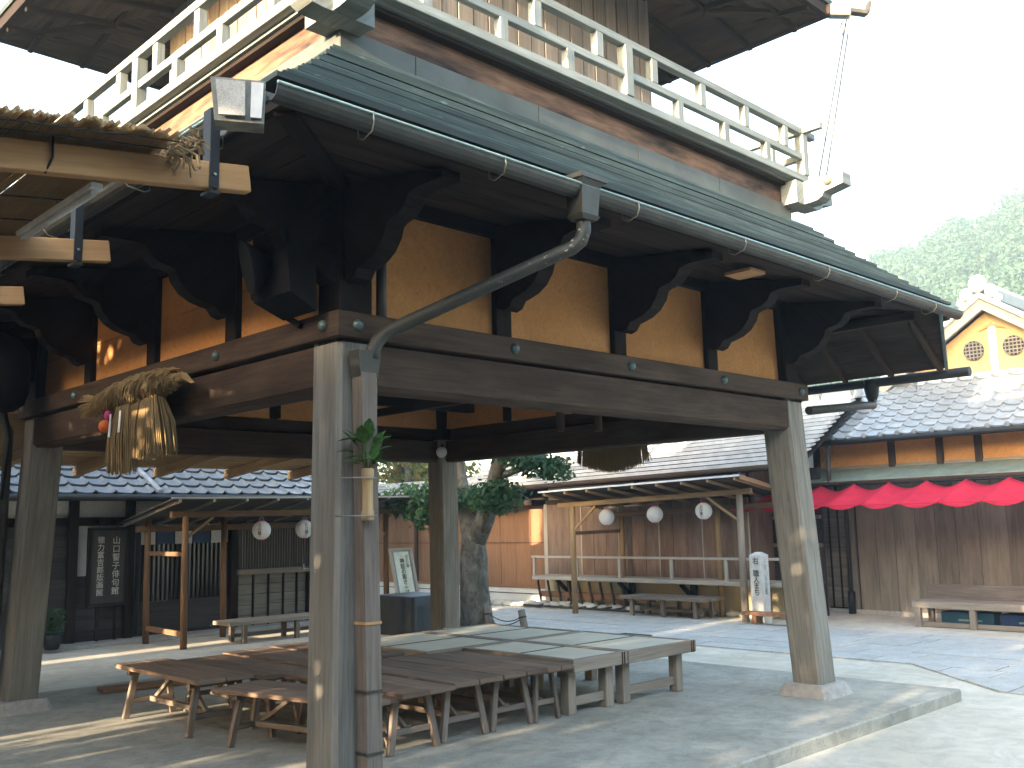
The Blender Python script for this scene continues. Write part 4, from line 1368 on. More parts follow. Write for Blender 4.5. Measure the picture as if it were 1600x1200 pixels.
def shop_sign():
    T = thing('shop_signboard', 'tall dark hanging signboard with two columns of pale characters', 'signboard', (2.95, 10.12, 0.3))
    MB().box(2.66, 3.19, 10.13, 10.16, 0.46, 1.56, 0.006).build('board', 'plank_dark', T)
    for (x0, x1, z0, z1) in ((2.63, 3.22, 1.53, 1.575), (2.63, 3.22, 0.44, 0.485), (2.63, 2.675, 0.485, 1.53), (3.175, 3.22, 0.485, 1.53)):
        MB().box(x0, x1, 10.105, 10.165, z0, z1, 0.004).build('frame', 'dark', T)
    for x in (2.80, 3.06):
        MB().tube([(x, 10.14, 1.57), (x, 10.22, 1.66)], 0.006, 5).build('hanging_wire', 'iron', T)
        MB().box(x - 0.02, x + 0.02, 10.12, 10.16, G + 0.06, 0.44, 0.003).build('leg', 'dark', T)
    lettering('山口誓子俳句館', 0.118, (3.045, 10.127, 1.01), (1, 0, 0), (0, 0, 1), T, 'inkpale', 1.28)
    lettering('徳力富吉郎版画館', 0.108, (2.82, 10.127, 1.01), (1, 0, 0), (0, 0, 1), T, 'inkpale', 1.24)
shop_sign()

def lantern(loc, text_az, label, ribs=True):
    T = thing('paper_lantern', label, 'lantern', loc, 'round paper lanterns')
    x, y, z = loc
    R, H = 0.135, 0.138
    prof = []
    n = 14
    for i in range(n + 1):
        t = -1 + 2 * i / n
        th = t * 1.27
        prof.append((R * math.cos(th) * (1 + (0.022 if i % 2 else 0)), H * math.sin(th)))
    b = MB(); b.lathe((x, y, z), prof, 20); body = b.build('paper_globe', 'paper', T)
    r = R * math.cos(1.27); h = H * math.sin(1.27)
    MB().lathe((x, y, z + h - 0.004), [(r * 1.12, 0), (r * 1.15, 0.012), (r * 0.9, 0.016)], 14).build('top_rim', 'pink', T)
    MB().lathe((x, y, z - h - 0.012), [(r * 0.9, 0), (r * 1.15, 0.004), (r * 1.12, 0.016)], 14).build('bottom_rim', 'pink', T)
    ring = [Vector((x + 0.035 * math.cos(t), y, z + h + 0.015 + 0.035 * math.sin(t))) for t in [math.pi * k / 8 for k in range(9)]]
    MB().tube(ring, 0.005, 5).build('handle', 'steel', T)
    MB().tube([(x, y, z + h + 0.045), (x, y, z + h + 0.12)], 0.003, 4).build('hanging_cord', 'iron', T)
    if text_az is not None:
        me = text_mesh('おかげ横丁', 0.054, True, 0.98)
        for v in me.vertices:
            a = text_az + v.co.x / R
            th = max(-1.2, min(1.2, v.co.y / H))
            rr = R * math.cos(th) * 1.02 + 0.002
            v.co = Vector((rr * math.cos(a), rr * math.sin(a), H * 1.01 * math.sin(th)))
        me.materials.clear(); me.materials.append(M['ink'])
        o = bpy.data.objects.new('lettering', me); COL.objects.link(o); o.parent = T
    return T

def left_leanto():
    T = thing('board_shelter', 'low board-roofed shelter on log posts before the dark shop, at left', 'shelter', (5.0, 9.2, G))
    for (x, y) in ((3.36, 8.60), (4.45, 9.55), (6.82, 8.62), (3.33, 9.72), (6.82, 9.72)):
        MB().tube([(x + 0.01, y, G), (x, y, 0.9), (x, y, 1.70)], [0.048, 0.045, 0.042], 10).build('post', 'logdark', T)
    MB().beam((3.15, 8.62, 1.72), (7.05, 8.62, 1.74), 0.07, 0.085, 0.006).build('front_beam', 'logdark', T)
    MB().beam((3.15, 9.72, 1.53), (7.05, 9.72, 1.55), 0.07, 0.085, 0.006).build('back_beam', 'logdark', T)
    MB().beam((3.34, 8.62, 1.36), (3.78, 8.62, 1.68), 0.035, 0.035, 0.003).build('brace', 'log', T)
    MB().beam((6.80, 8.62, 1.36), (6.4, 8.62, 1.68), 0.035, 0.035, 0.003).build('brace', 'log', T)
    MB().beam((3.34, 8.6, 1.18), (3.34, 9.72, 1.18), 0.045, 0.06, 0.003).build('rail', 'logdark', T)
    MB().beam((3.36, 8.62, 0.10), (3.34, 9.72, 0.12), 0.05, 0.07, 0.003).build('foot_rail', 'plank_red', T)
    for k in range(9):
        y0 = 8.30 + k * 0.2
        z0 = 1.915 - (y0 - 8.30) * 0.17
        b = MB(); b.prism([(3.02, y0, z0), (3.02, y0 + 0.205, z0 - 0.035), (3.02, y0 + 0.205, z0 - 0.018), (3.02, y0, z0 + 0.017)], [(7.22, y0, z0 + .03), (7.22, y0 + 0.205, z0 - 0.005), (7.22, y0 + 0.205, z0 + 0.012), (7.22, y0, z0 + 0.047)])
        b.build('roof_board', 'plank_dark', T)
    for k in range(9):
        x = 3.12 + k * 0.5
        MB().beam((x, 8.27, 1.90 + 0.007 * k), (x, 10.05, 1.60 + 0.007 * k), 0.04, 0.045, 0.003).build('rafter', 'plank_grey', T)
    MB().beam((3.0, 8.28, 1.935), (7.25, 8.28, 1.965), 0.02, 0.025, 0.002).build('edge_strip', 'deckpale', T)
left_leanto()
lantern((4.55, 8.62, 1.478), math.radians(228), 'round paper lantern hanging over the left shelter bench, farther from the near post')
lantern((5.28, 8.62, 1.482), math.radians(251), 'round paper lantern half beside the near post, right of its twin')

def long_bench(name, label, x0, x1, y0, y1, top, mat='deckpale', legs=3, th=0.055):
    T = thing(name, label, 'bench', ((x0 + x1) / 2, (y0 + y1) / 2, G), 'long outdoor benches')
    along_x = (x1 - x0) > (y1 - y0)
    n = 3
    for k in range(n):
        if along_x:
            d = (y1 - y0) / n
            MB().box(x0, x1, y0 + k * d + 0.003, y0 + (k + 1) * d - 0.003, top - th, top, 0.005).build('seat_plank', mat, T)
        else:
            d = (x1 - x0) / n
            MB().box(x0 + k * d + 0.003, x0 + (k + 1) * d - 0.003, y0, y1, top - th, top, 0.005).build('seat_plank', mat, T)
    for i in range(legs):
        t = 0.12 + 0.76 * i / (legs - 1)
        for s in (0.12, 0.88):
            if along_x:
                x, y = x0 + (x1 - x0) * t, y0 + (y1 - y0) * s
            else:
                x, y = x0 + (x1 - x0) * s, y0 + (y1 - y0) * t
            MB().box(x - 0.032, x + 0.032, y - 0.032, y + 0.032, G, top - th, 0.004).build('leg', 'benchleg', T)
    if along_x:
        MB().box(x0 + 0.2, x1 - 0.2, (y0 + y1) / 2 - 0.02, (y0 + y1) / 2 + 0.02, G + 0.08, G + 0.13, 0.003).build('stretcher', 'benchleg', T)
    else:
        MB().box((x0 + x1) / 2 - 0.02, (x0 + x1) / 2 + 0.02, y0 + 0.2, y1 - 0.2, G + 0.08, G + 0.13, 0.003).build('stretcher', 'benchleg', T)
    return T
long_bench('long_bench', 'long grey bench under the left shelter', 3.95, 6.2, 8.42, 8.90, 0.215, 'greywood')

def pot_plant():
    rnd = random.Random(31)
    T = thing('potted_shrub', 'small dark potted shrub beside the shop column at far left', 'plant', (2.05, 9.75, G))
    MB().lathe((2.05, 9.75, G + 0.05), [(0.09, 0), (0.12, 0.1), (0.13, 0.2), (0.11, 0.2)], 12).build('pot', 'iron', T)
    b = MB()
    for k in range(260):
        a = rnd.uniform(0, 6.28); r = rnd.uniform(0, 0.16); z = G + rnd.uniform(0.25, 0.58)
        c = Vector((2.05 + r * math.cos(a), 9.75 + r * math.sin(a), z))
        d = Vector((rnd.uniform(-1, 1), rnd.uniform(-1, 1), rnd.uniform(-1, 1))).normalized() * 0.03
        e = d.orthogonal().normalized() * 0.018
        b.quad(c - d, c + e, c + d, c - e)
    b.build('foliage', 'leafdark', T, fix=False)
pot_plant()

# ------------------------------------------------------------------ brown shop across the courtyard
def mid_shop():
    T = thing('plank_shop', 'long brown plank-walled shop with banded roof across the courtyard', 'building', (12.0, 7.4, G))
    xw = 11.30
    # left stretch: red-brown boards over a pale foundation
    n = 13
    for k in range(n):
        y0 = 9.30 + k * 0.44
        MB().box(xw - 0.003 * (k % 2), xw + 0.03, y0 + 0.003, y0 + 0.437, 0.24, 1.83, 0.003).build('wall_plank', 'plank_red', T)
    MB().box(xw - 0.012, xw + 0.02, 9.26, 15.0, 1.095, 1.105, 0).build('wall_trim', 'dark', T)
    MB().box(xw - 0.04, xw + 0.03, 9.26, 15.0, 0.20, 0.245, 0.004).build('sill_beam', 'plank_red', T)
    MB().box(xw - 0.02, xw + 0.1, 9.26, 15.0, G - 0.05, 0.20, 0.004).build('foundation', 'plasterW', T)
    MB().box(xw - 0.03, xw, 9.3, 15.0, 0.085, 0.10, 0.002).build('foundation_line', 'iron', T)
    for y in (9.27, 13.38, 14.95):
        MB().box(xw - 0.05, xw + 0.06, y - 0.05, y + 0.05, G, 1.86, 0.004).build('column', 'beam' if y > 9.3 else 'deckpale', T)
    # right stretch: weathered boards above the deck
    for k in range(15):
        y0 = 4.62 + k * 0.309
        MB().box(xw - 0.045 - 0.003 * (k % 2), xw + 0.0, y0 + 0.003, y0 + 0.306, 0.48, 1.84, 0.003).build('wall_plank', 'plank_mid', T)
    for y in (4.62, 5.54, 6.47, 7.40, 8.32):
        MB().box(xw - 0.062, xw - 0.046, y - 0.012, y + 0.012, 0.5, 1.84, 0.002).build('batten', 'deckpale', T)
    MB().box(xw - 0.05, xw + 0.02, 4.6, 9.26, 1.84, 1.93, 0.004).build('lintel', 'beam', T)
    for a, c in ((4.66, 4.9), (5.0, 6.9), (7.0, 9.2)):
        MB().box(xw - 0.02, xw + 0.01, a, c, 1.93, 2.32, 0).build('plaster_panel', 'plasterC', T)
    for y in (4.95, 6.95):
        MB().box(xw - 0.05, xw + 0.01, y - 0.05, y + 0.05, 1.93, 2.32, 0.004).build('stud', 'beam', T)
    # dark shutter at the right end
    xs = 11.98
    MB().box(xs - 0.02, xs, 3.7, 5.0, 1.04, 1.46, 0).build('shutter_glass', 'glass', T)
    for k in range(9):
        y = 3.80 + k * 0.14
        MB().box(xs - 0.05, xs - 0.021, y - 0.012, y + 0.012, 1.04, 1.46, 0.002).build('shutter_slat', 'plank_dark', T)
    for z0, z1 in ((1.46, 1.52), (1.0, 1.06)):
        MB().box(xs - 0.07, xs, 3.7, 5.0, z0, z1, 0.004).build('shutter_rail', 'plank_grey', T)
    for k in range(4):
        MB().box(xs - 0.03, xs, 3.7, 5.0, 0.40 + k * 0.15, 0.54 + k * 0.15, 0.004).build('wall_board', 'plank_dark', T)
    MB().box(xw + 0.03, xw + 0.06, 4.64, 15.0, G, 2.3, 0).build('wall_lining', 'dark', T)
    MB().box(xs + 0.01, xs + 0.05, 3.7, 5.4, G, 2.3, 0).build('wall_lining', 'plank_dark', T)
    MB().box(xw, xs + 0.01, 4.60, 4.64, G, 2.3, 0).build('return_wall', 'plank_mid', T)
    MB().box(xw - 0.06, xw + 0.02, 3.4, 9.22, G - 0.05, 0.45, 0).build('lower_wall', 'plasterC', T)
    # deck on struts with a rail
    dk = MB().box(10.68, 11.25, 3.5, 9.12, 0.425, 0.495, 0.006).build('deck', 'deckpale', T)
    for y in (9.08, 7.98, 6.97, 5.84, 4.75, 3.6):
        MB().box(10.70, 10.745, y - 0.025, y + 0.025, 0.497, 0.83, 0.003).build('rail_post', 'deckpale', dk)
    MB().box(10.69, 10.755, 3.5, 9.14, 0.832, 0.872, 0.004).build('hand_rail', 'deckpale', dk)
    for y in (8.55, 7.05, 5.7, 4.3):
        MB().beam((10.78, y, 0.42), (11.16, y, 0.12), 0.06, 0.06, 0.003).build('strut', 'dark', dk)
        MB().box(11.10, 11.19, y - 0.05, y + 0.05, G, 0.42, 0.004).build('deck_post', 'dark', dk)
    # roof in long overlapping bands
    ang = math.radians(29)
    u = Vector((math.cos(ang), 0, math.sin(ang)))
    def zz(y): return 2.20 + (9.0 - y) * 0.018
    nb = 15
    for k in range(nb):
        s0, s1 = k * 0.165, k * 0.165 + 0.175
        a0 = Vector((10.62, 3.3, zz(3.3))) + u * s0; a1 = Vector((10.62, 3.3, zz(3.3))) + u * s1
        ye = 11.25
        c0 = Vector((10.62, ye, zz(ye))) + u * s0; c1 = Vector((10.62, ye, zz(ye))) + u * s1
        up = Vector((-0.03, 0, 0.085)); lo = Vector((-0.03, 0, 0.028)); ub = Vector((0, 0, 0.010))
        b = MB(); b.prism([a0 + lo, a0 + up, a1 + ub, a1 - ub], [c0 + lo, c0 + up, c1 + ub, c1 - ub])
        b.build('roof_band', 'rowtile', T)
    b = MB()
    b.prism([(10.66, 3.3, zz(3.3) - 0.03), (12.9, 3.3, zz(3.3) + 1.2), (12.9, 3.3, zz(3.3) + 1.16), (10.66, 3.3, zz(3.3) - 0.07)], [(10.66, 11.2, zz(11.2) - 0.03), (12.9, 11.2, zz(11.2) + 1.2), (12.9, 11.2, zz(11.2) + 1.16), (10.66, 11.2, zz(11.2) - 0.07)])
    b.build('roof_deck', 'dark', T)
    MB().beam((12.83, 3.3, zz(3.3) + 1.28), (12.83, 11.25, zz(11.25) + 1.28), 0.25, 0.2, 0.02).build('ridge', 'rowtile', T)
    b = MB(); b.prism([(12.85, 3.3, zz(3.3) + 1.2), (15.0, 3.3, zz(3.3) + 0.1), (15.0, 3.3, zz(3.3) + 0.05), (12.85, 3.3, zz(3.3) + 1.15)], [(12.85, 11.25, zz(11.25) + 1.2), (15.0, 11.25, zz(11.25) + 0.1), (15.0, 11.25, zz(11.25) + 0.05), (12.85, 11.25, zz(11.25) + 1.15)])
    b.build('rear_roof', 'rowtile', T)
    MB().tube([(10.58, 3.3, zz(3.3) - 0.02), (10.58, 11.2, zz(11.2) - 0.02)], 0.045, 10).build('gutter', 'beam', T)
    # lower wing roof to the left
    for k in range(6):
        s0, s1 = k * 0.165, k * 0.165 + 0.175
        a0 = Vector((10.75, 11.3, 2.02)) + u * s0; a1 = Vector((10.75, 11.3, 2.02)) + u * s1
        c0 = a0 + Vector((0, 6.2, 0)); c1 = a1 + Vector((0, 6.2, 0))
        up = Vector((-0.03, 0, 0.085)); lo = Vector((-0.03, 0, 0.028)); ub = Vector((0, 0, 0.010))
        b = MB(); b.prism([a0 + lo, a0 + up, a1 + ub, a1 - ub], [c0 + lo, c0 + up, c1 + ub, c1 - ub])
        b.build('roof_band', 'rowtile', T)
    MB().box(10.9, 11.35, 9.3, 15.5, 1.84, 1.95, 0.004).build('eave_soffit', 'dark', T)
    b = MB(); b.tube([(10.6, 4.75, 2.27), (10.6, 4.55, 2.29), (10.62, 4.42, 2.27), (10.75, 4.15, 2.03), (10.78, 4.0, 1.98)], 0.018, 8); b.build('white_hose', 'hose', T)
mid_shop()

def foundation_stones():
    rnd = random.Random(8)
    T = thing('stone_edging', 'row of pale rounded boulders along the foot of the plank shop', 'stones', (11.0, 7.2, G))
    mes = []
    for k in range(5):
        bm = bmesh.new()
        bmesh.ops.create_icosphere(bm, subdivisions=2, radius=1.0)
        sd = Vector((rnd.uniform(0, 50), rnd.uniform(0, 50), 0))
        for v in bm.verts:
            v.co *= 1 + 0.22 * noise.noise(v.co * 1.3 + sd)
            v.co.z *= 0.62
        for f in bm.faces: f.smooth = True
        me = bpy.data.meshes.new('boulder'); bm.to_mesh(me); bm.free()
        me.materials.append(M['boulder']); mes.append(me)
    y = 10.9
    while y > 3.6:
        t = (10.3 - y) / 6.0
        for row in range(2):
            x = 10.62 + 0.22 * row + t * 0.55 + rnd.uniform(-.05, .05)
            r = rnd.uniform(0.08, 0.13)
            shared('boulder', mes[rnd.randrange(5)], None, T, Vector((x, y + rnd.uniform(-.05, .05), G + r * 0.35)) - world_of(T), (0, 0, rnd.uniform(0, 6)), (r, r * 1.25, r))
        y -= rnd.uniform(0.17, 0.25)
foundation_stones()

def stake_rack():
    T = thing('stake_rack', 'dark low rack of upright stakes on a red-brown rail below the deck', 'rack', (10.85, 8.0, G))
    for k in range(9):
        y = 9.12 - k * 0.262
        MB().beam((10.93, y, G + 0.06), (10.86, y + 0.02, 0.40), 0.035, 0.035, 0.003).build('stake', 'rack', T)
    MB().box(10.95, 11.0, 6.4, 9.15, 0.08, 0.19, 0.004).build('rail', 'plank_red', T)
    for k in range(9):
        y = 9.12 - k * 0.262
        MB().beam((10.55, y + 0.02, G + 0.05), (10.98, y, G + 0.07), 0.03, 0.03, 0.002).build('foot', 'rack', T)
    MB().box(10.5, 10.54, 6.3, 9.2, G + 0.03, G + 0.07, 0.003).build('foot_rail', 'rack', T)
stake_rack()

def mid_stall():
    T = thing('board_shelter', 'board-roofed shelter with lanterns on tall log posts across the courtyard', 'shelter', (10.6, 5.9, G))
    for (x, y, z, r, m) in ((10.02, 7.42, 1.83, 0.055, 'log'), (10.47, 4.27, 1.95, 0.058, 'greywood'), (11.05, 7.15, 1.60, 0.055, 'log'), (11.0, 5.05, 1.70, 0.05, 'log')):
        MB().tube([(x, y, G), (x, y + 0.01, 0.9), (x, y, z)], [r, r * 0.95, r * 0.88], 12).build('post', m, T)
    MB().beam((9.98, 7.72, 1.79), (10.48, 4.05, 1.92), 0.075, 0.085, 0.006).build('front_beam', 'log', T)
    MB().beam((11.05, 7.5, 1.60), (11.05, 3.4, 1.72), 0.07, 0.09, 0.006).build('back_beam', 'logdark', T)
    MB().beam((10.03, 7.42, 1.34), (10.10, 6.95, 1.76), 0.04, 0.04, 0.003).build('brace', 'log', T)
    MB().beam((10.46, 4.27, 1.44), (10.40, 4.85, 1.86), 0.04, 0.04, 0.003).build('brace', 'log', T)
    MB().beam((10.04, 7.4, 1.30), (11.05, 7.17, 1.32), 0.05, 0.06, 0.004).build('side_rail', 'logdark', T)
    # roof falls away from the courtyard; board gaps let light through
    for k in range(8):
        s = k * 0.185
        a = (9.62 + s, 7.80 - s * 0.08, 2.02 - s * 0.175); c = (9.98 + s, 3.95 - s * 0.08, 2.135 - s * 0.175)
        w = 0.18
        b = MB(); b.prism([a, (a[0] + w, a[1], a[2] - 0.032), (a[0] + w, a[1], a[2] - 0.014), (a[0], a[1], a[2] + 0.018)], [c, (c[0] + w, c[1], c[2] - 0.032), (c[0] + w, c[1], c[2] - 0.014), (c[0], c[1], c[2] + 0.018)])
        b.build('roof_board', 'beam', T)
    for k in range(9):
        t = k / 8
        x = 9.60 + 0.36 * t; y = 7.72 - 3.70 * t; z = 2.0 + 0.112 * t
        MB().beam((x, y, z - 0.012), (x + 1.48, y - 0.10, z - 0.268), 0.045, 0.045, 0.003).build('rafter', 'log', T)
    MB().beam((9.60, 7.85, 2.03), (9.96, 3.93, 2.145), 0.02, 0.03, 0.002).build('edge_strip', 'white', T)
    MB().beam((9.97, 3.93, 2.12), (11.44, 3.83, 1.86), 0.03, 0.07, 0.003).build('verge_board', 'plank_red', T)
mid_stall()
lantern((10.12, 6.72, 1.565), None, 'plain round paper lantern under the courtyard shelter, leftmost of three')
lantern((10.25, 5.78, 1.59), None, 'plain round paper lantern under the courtyard shelter, middle of three')
lantern((10.36, 4.88, 1.625), math.radians(197), 'round paper lantern with black lettering at right end of the courtyard shelter')
long_bench('long_bench', 'long weathered bench before the lantern shelter across the courtyard', 10.25, 10.85, 4.9, 6.60, 0.24, 'benchleg')
T_ = thing('low_stage_board', 'low red-brown plank rail on the ground at the right of the shelter', 'rail', (10.4, 3.8, G))
MB().box(10.10, 10.33, 3.2, 4.12, 0.045, 0.095, 0.004).build('board', 'plank_red', T_)
for yy in (3.3, 3.92):
    MB().box(10.14, 10.22, yy - 0.04, yy + 0.04, G, 0.045, 0.004).build('leg', 'plank_red', T_)

def stone_marker():
    T = thing('stone_marker', 'square pale stone way marker with brushed black characters', 'marker', (10.44, 3.96, G))
    x0, y0, w = 10.34, 3.865, 0.207
    b = MB()
    b.prism([(x0, y0, G), (x0 + w, y0, G), (x0 + w, y0 + w, G), (x0, y0 + w, G)], [(x0, y0, 0.93), (x0 + w, y0, 0.93), (x0 + w, y0 + w, 0.93), (x0, y0 + w, 0.93)])
    b.prism([(x0, y0, 0.93), (x0 + w, y0, 0.93), (x0 + w, y0 + w, 0.93), (x0, y0 + w, 0.93)], [(x0 + .07, y0 + .07, 0.975), (x0 + w - .07, y0 + .07, 0.975), (x0 + w - .07, y0 + w - .07, 0.975), (x0 + .07, y0 + w - .07, 0.975)])
    b.build('shaft', 'marker', T)
    lettering('右　職人まち', 0.112, (x0 - 0.003, y0 + w * 0.48, 0.60), (0, -1, 0), (0, 0, 1), T, 'ink', 1.05)
    lettering('二十　名人会館', 0.085, (x0 + w * 0.5, y0 - 0.003, 0.58), (1, 0, 0), (0, 0, 1), T, 'tile', 1.05)
stone_marker()

# ------------------------------------------------------------------ shop with the red awning at the right
def right_shop():
    T = thing('ochre_shop', 'shop with ochre plaster, wavy tiled roof and round-windowed gable at right', 'building', (13.5, 1.0, G))
    xw = 12.60
    MB().box(xw - 0.06, xw + 0.3, -3.5, 4.1, G - 0.05, G + 0.07, 0.01).build('plinth', 'stone', T)
    rnd = random.Random(4)
    y = 3.42; k = 0
    while y > -3.4:
        w = rnd.uniform(0.30, 0.42)
        MB().box(xw - 0.004 * (k % 2), xw + 0.03, y - w + 0.003, y - 0.003, G + 0.05, 2.08, 0.003).build('wall_plank', 'plank_grey', T)
        y -= w; k += 1
    MB().box(xw - 0.03, xw + 0.05, 3.45, 3.62, G + 0.05, 2.08, 0.006).build('column', 'plank_grey', T)
    for k in range(13):
        z0 = G + 0.09 + k * 0.165
        MB().box(xw - 0.003 * (k % 2), xw + 0.03, 3.62, 4.06, z0 + 0.003, z0 + 0.162, 0.003).build('wall_board', 'plank_grey', T)
    for yy in (3.74, 3.90):
        MB().box(xw - 0.022, xw - 0.001, yy - 0.014, yy + 0.014, G + 0.09, 2.08, 0.003).build('batten', 'dark', T)
    MB().box(xw - 0.05, xw + 0.05, 4.0, 4.10, G + 0.05, 2.66, 0.006).build('column', 'plank_grey', T)
    MB().box(xw + 0.035, xw + 0.1, -3.5, 4.08, G, 2.6, 0).build('wall_lining', 'dark', T)
    # plaster band with studs under the eaves
    for yy in (3.96, 2.65, 1.88, 1.30, 0.55, -0.2):
        MB().box(xw - 0.20, xw - 0.10, yy - 0.05, yy + 0.05, 2.20, 2.70, 0.005).build('stud', 'beam', T)
    st = [4.06, 3.96, 2.65, 1.88, 1.30, 0.55, -0.2, -3.4]
    for a, c in zip(st[1:-1], st[2:]):
        MB().box(xw - 0.14, xw - 0.11, c + 0.05, a - 0.05, 2.28, 2.72, 0).build('plaster_panel', 'plaster', T)
    MB().box(xw - 0.17, xw - 0.1, -3.4, 3.95, 2.24, 2.31, 0.004).build('sill_rail', 'greywood', T)
    # green sheet pent above the awning
    b = MB(); b.prism([(xw - 0.12, -3.4, 2.30), (xw - 0.72, -3.4, 2.10), (xw - 0.72, -3.4, 2.075), (xw - 0.12, -3.4, 2.27)], [(xw - 0.12, 3.98, 2.28), (xw - 0.72, 3.98, 2.06), (xw - 0.72, 3.98, 2.035), (xw - 0.12, 3.98, 2.25)])
    b.build('pent_sheet', 'canopygreen', T)
    MB().beam((xw - 0.70, -3.4, 2.055), (xw - 0.70, 3.98, 2.015), 0.05, 0.05, 0.004).build('pent_edge', 'beam', T)
    # main tiled slope
    ang = math.radians(27)
    u = Vector((math.cos(ang), 0, math.sin(ang)))
    e0 = Vector((11.95, 4.15, 2.72))
    b = MB()
    t = Vector((0, 0, -0.06))
    c0 = e0 + Vector((0, -7.4, 0)); ln = 2.35
    b.prism([e0, e0 + u * ln, e0 + u * ln + t, e0 + t], [c0, c0 + u * ln, c0 + u * ln + t, c0 + t])
    rf = b.build('roof', 'dark', T)
    tiled_slope(rf, tile_mesh('tile_pale', 0.27, 0.29, 0.034, 0.03, 'tile_light'), e0 + Vector((-0.03, 0, 0)), (0, -1, 0), u, 27, 9, 0.27, 0.262, 6)
    cap = MB().lathe((0, 0, 0), [(0.045, 0), (0.045, 0.03), (0.03, 0.036)], 10, (-1, 0, 0)).mesh('cap'); cap.materials.append(M['tile'])
    for k in range(27):
        shared('eave_cap', cap, None, rf, e0 + Vector((-0.03, -(k + 0.86) * 0.27, 0.03)) - world_of(rf))
    # hip at the left end of the tiled slope
    MB().tube([e0 + Vector((0.0, 0.0, 0.05)), e0 + u * ln + Vector((0, 0.0, 0.05))], 0.06, 8).build('verge_tile', 'tile_light', rf)
    MB().tube([(11.90, 4.2, 2.675), (11.90, -3.2, 2.675)], 0.045, 10).build('gutter', 'iron', T)
    b = MB(); b.prism([(11.86, 3.42, 2.70), (11.96, 3.42, 2.70), (11.96, 3.52, 2.70), (11.86, 3.52, 2.70)], [(11.88, 3.44, 2.58), (11.94, 3.44, 2.58), (11.94, 3.50, 2.58), (11.88, 3.50, 2.58)])
    b.build('rainwater_head', 'gutter', T)
    MB().tube([(11.91, 3.47, 2.60), (11.91, 3.49, 2.0), (11.98, 3.52, 1.92), (12.40, 3.55, 1.80), (12.53, 3.55, 1.70), (12.53, 3.55, G + 0.35)], 0.035, 10).build('downpipe', 'gutter', T)
    MB().tube([(12.53, 3.55, G + 0.36), (12.52, 3.55, G)], 0.06, 10).build('pipe_shoe', 'iron', T)
    # gable
    gx = 13.95; gy = 1.52; gz = 4.84; sl = 0.68
    b = MB()
    hw = 1.62
    b.prism([(gx, gy - hw, gz - hw * sl), (gx, gy + hw, gz - hw * sl), (gx, gy, gz)], [(gx + 6, gy - hw, gz - hw * sl), (gx + 6, gy + hw, gz - hw * sl), (gx + 6, gy, gz)])
    b.build('gable_wall', 'plasterY', T)
    MB().box(gx - 0.01, gx + 5.9, gy - hw, gy + hw, 2.6, gz - hw * sl, 0).build('upper_wall', 'plasterY', T)
    for sg in (-1, 1):
        def bar(o0, o1, d0, d1, m, nm):
            w2 = hw + 0.22
            b = MB()
            top = Vector((0, 0, 0))
            pr = [Vector((gx + d0, gy, gz + o1)), Vector((gx + d0, gy + sg * w2, gz + o1 - w2 * sl)), Vector((gx + d0, gy + sg * w2, gz + o0 - w2 * sl)), Vector((gx + d0, gy, gz + o0))]
            b.prism(pr, [p + Vector((d1 - d0, 0, 0)) for p in pr])
            b.build(nm, m, T)
        bar(-0.02, 0.17, -0.26, -0.18, 'deckpale', 'barge_board')
        bar(0.17, 0.26, -0.34, -0.12, 'tilewhite', 'verge_plaster')
        bar(0.10, 0.20, -0.18, 6.0, 'tile', 'gable_roof')
        MB().lathe((gx - 0.02, gy + sg * 0.315 - 0.05, 4.19), [(0.165, 0), (0.165, 0.012)], 20, (-1, 0, 0)).build('round_window', 'glass', T)
        for k in range(5):
            d = -0.12 + k * 0.06
            h = math.sqrt(0.165 ** 2 - d * d)
            yc = gy + sg * 0.315 - 0.05
            MB().box(gx - 0.05, gx - 0.034, yc + d - 0.009, yc + d + 0.009, 4.19 - h, 4.19 + h, 0.0).build('window_bar', 'plank_grey', T)
            MB().box(gx - 0.056, gx - 0.04, yc - h, yc + h, 4.19 + d - 0.009, 4.19 + d + 0.009, 0.0).build('window_bar', 'plank_grey', T)
    MB().box(gx - 0.03, gx + 0.02, gy - 0.11, gy + 0.01, 3.5, 4.62, 0.004).build('king_post', 'plasterW', T)
    b = MB(); b.prism([(gx - 0.04, gy - 0.26, 4.50), (gx - 0.04, gy - 0.05, 4.63), (gx - 0.04, gy + 0.16, 4.50), (gx - 0.04, gy - 0.05, 4.56)], [(gx, gy - 0.26, 4.50), (gx, gy - 0.05, 4.63), (gx, gy + 0.16, 4.50), (gx, gy - 0.05, 4.56)])
    b.build('gable_pendant', 'newwood', T)
    # white cap along the foot of the gable, ridge with its ornament
    MB().box(gx - 0.12, gx, gy - hw - 1.5, gy + hw - 0.4, 3.70, 3.80, 0.01).build('flashing', 'tilewhite', T)
    MB().box(gx - 0.25, gx + 6, gy - 0.10, gy + 0.10, gz + 0.18, gz + 0.40, 0.02).build('ridge', 'tile', T)
    MB().tube([(gx - 0.25, gy, gz + 0.42), (gx + 6, gy, gz + 0.42)], 0.07, 8).build('ridge_roll', 'tile', T)
    orn = MB(); orn.ball((gx - 0.34, gy, gz + 0.40), 0.15, 12, 8, (0.6, 1, 1)); orn.build('ridge_ornament', 'tilewhite', T)
    for (dy, dz, r) in ((0.20, 0.25, 0.11), (-0.20, 0.25, 0.11), (0.30, 0.12, 0.07), (-0.30, 0.12, 0.07)):
        MB().ball((gx - 0.32, gy + dy, gz + dz), r, 10, 6, (0.7, 1, 1)).build('ridge_ornament', 'tilewhite', T)
right_shop()

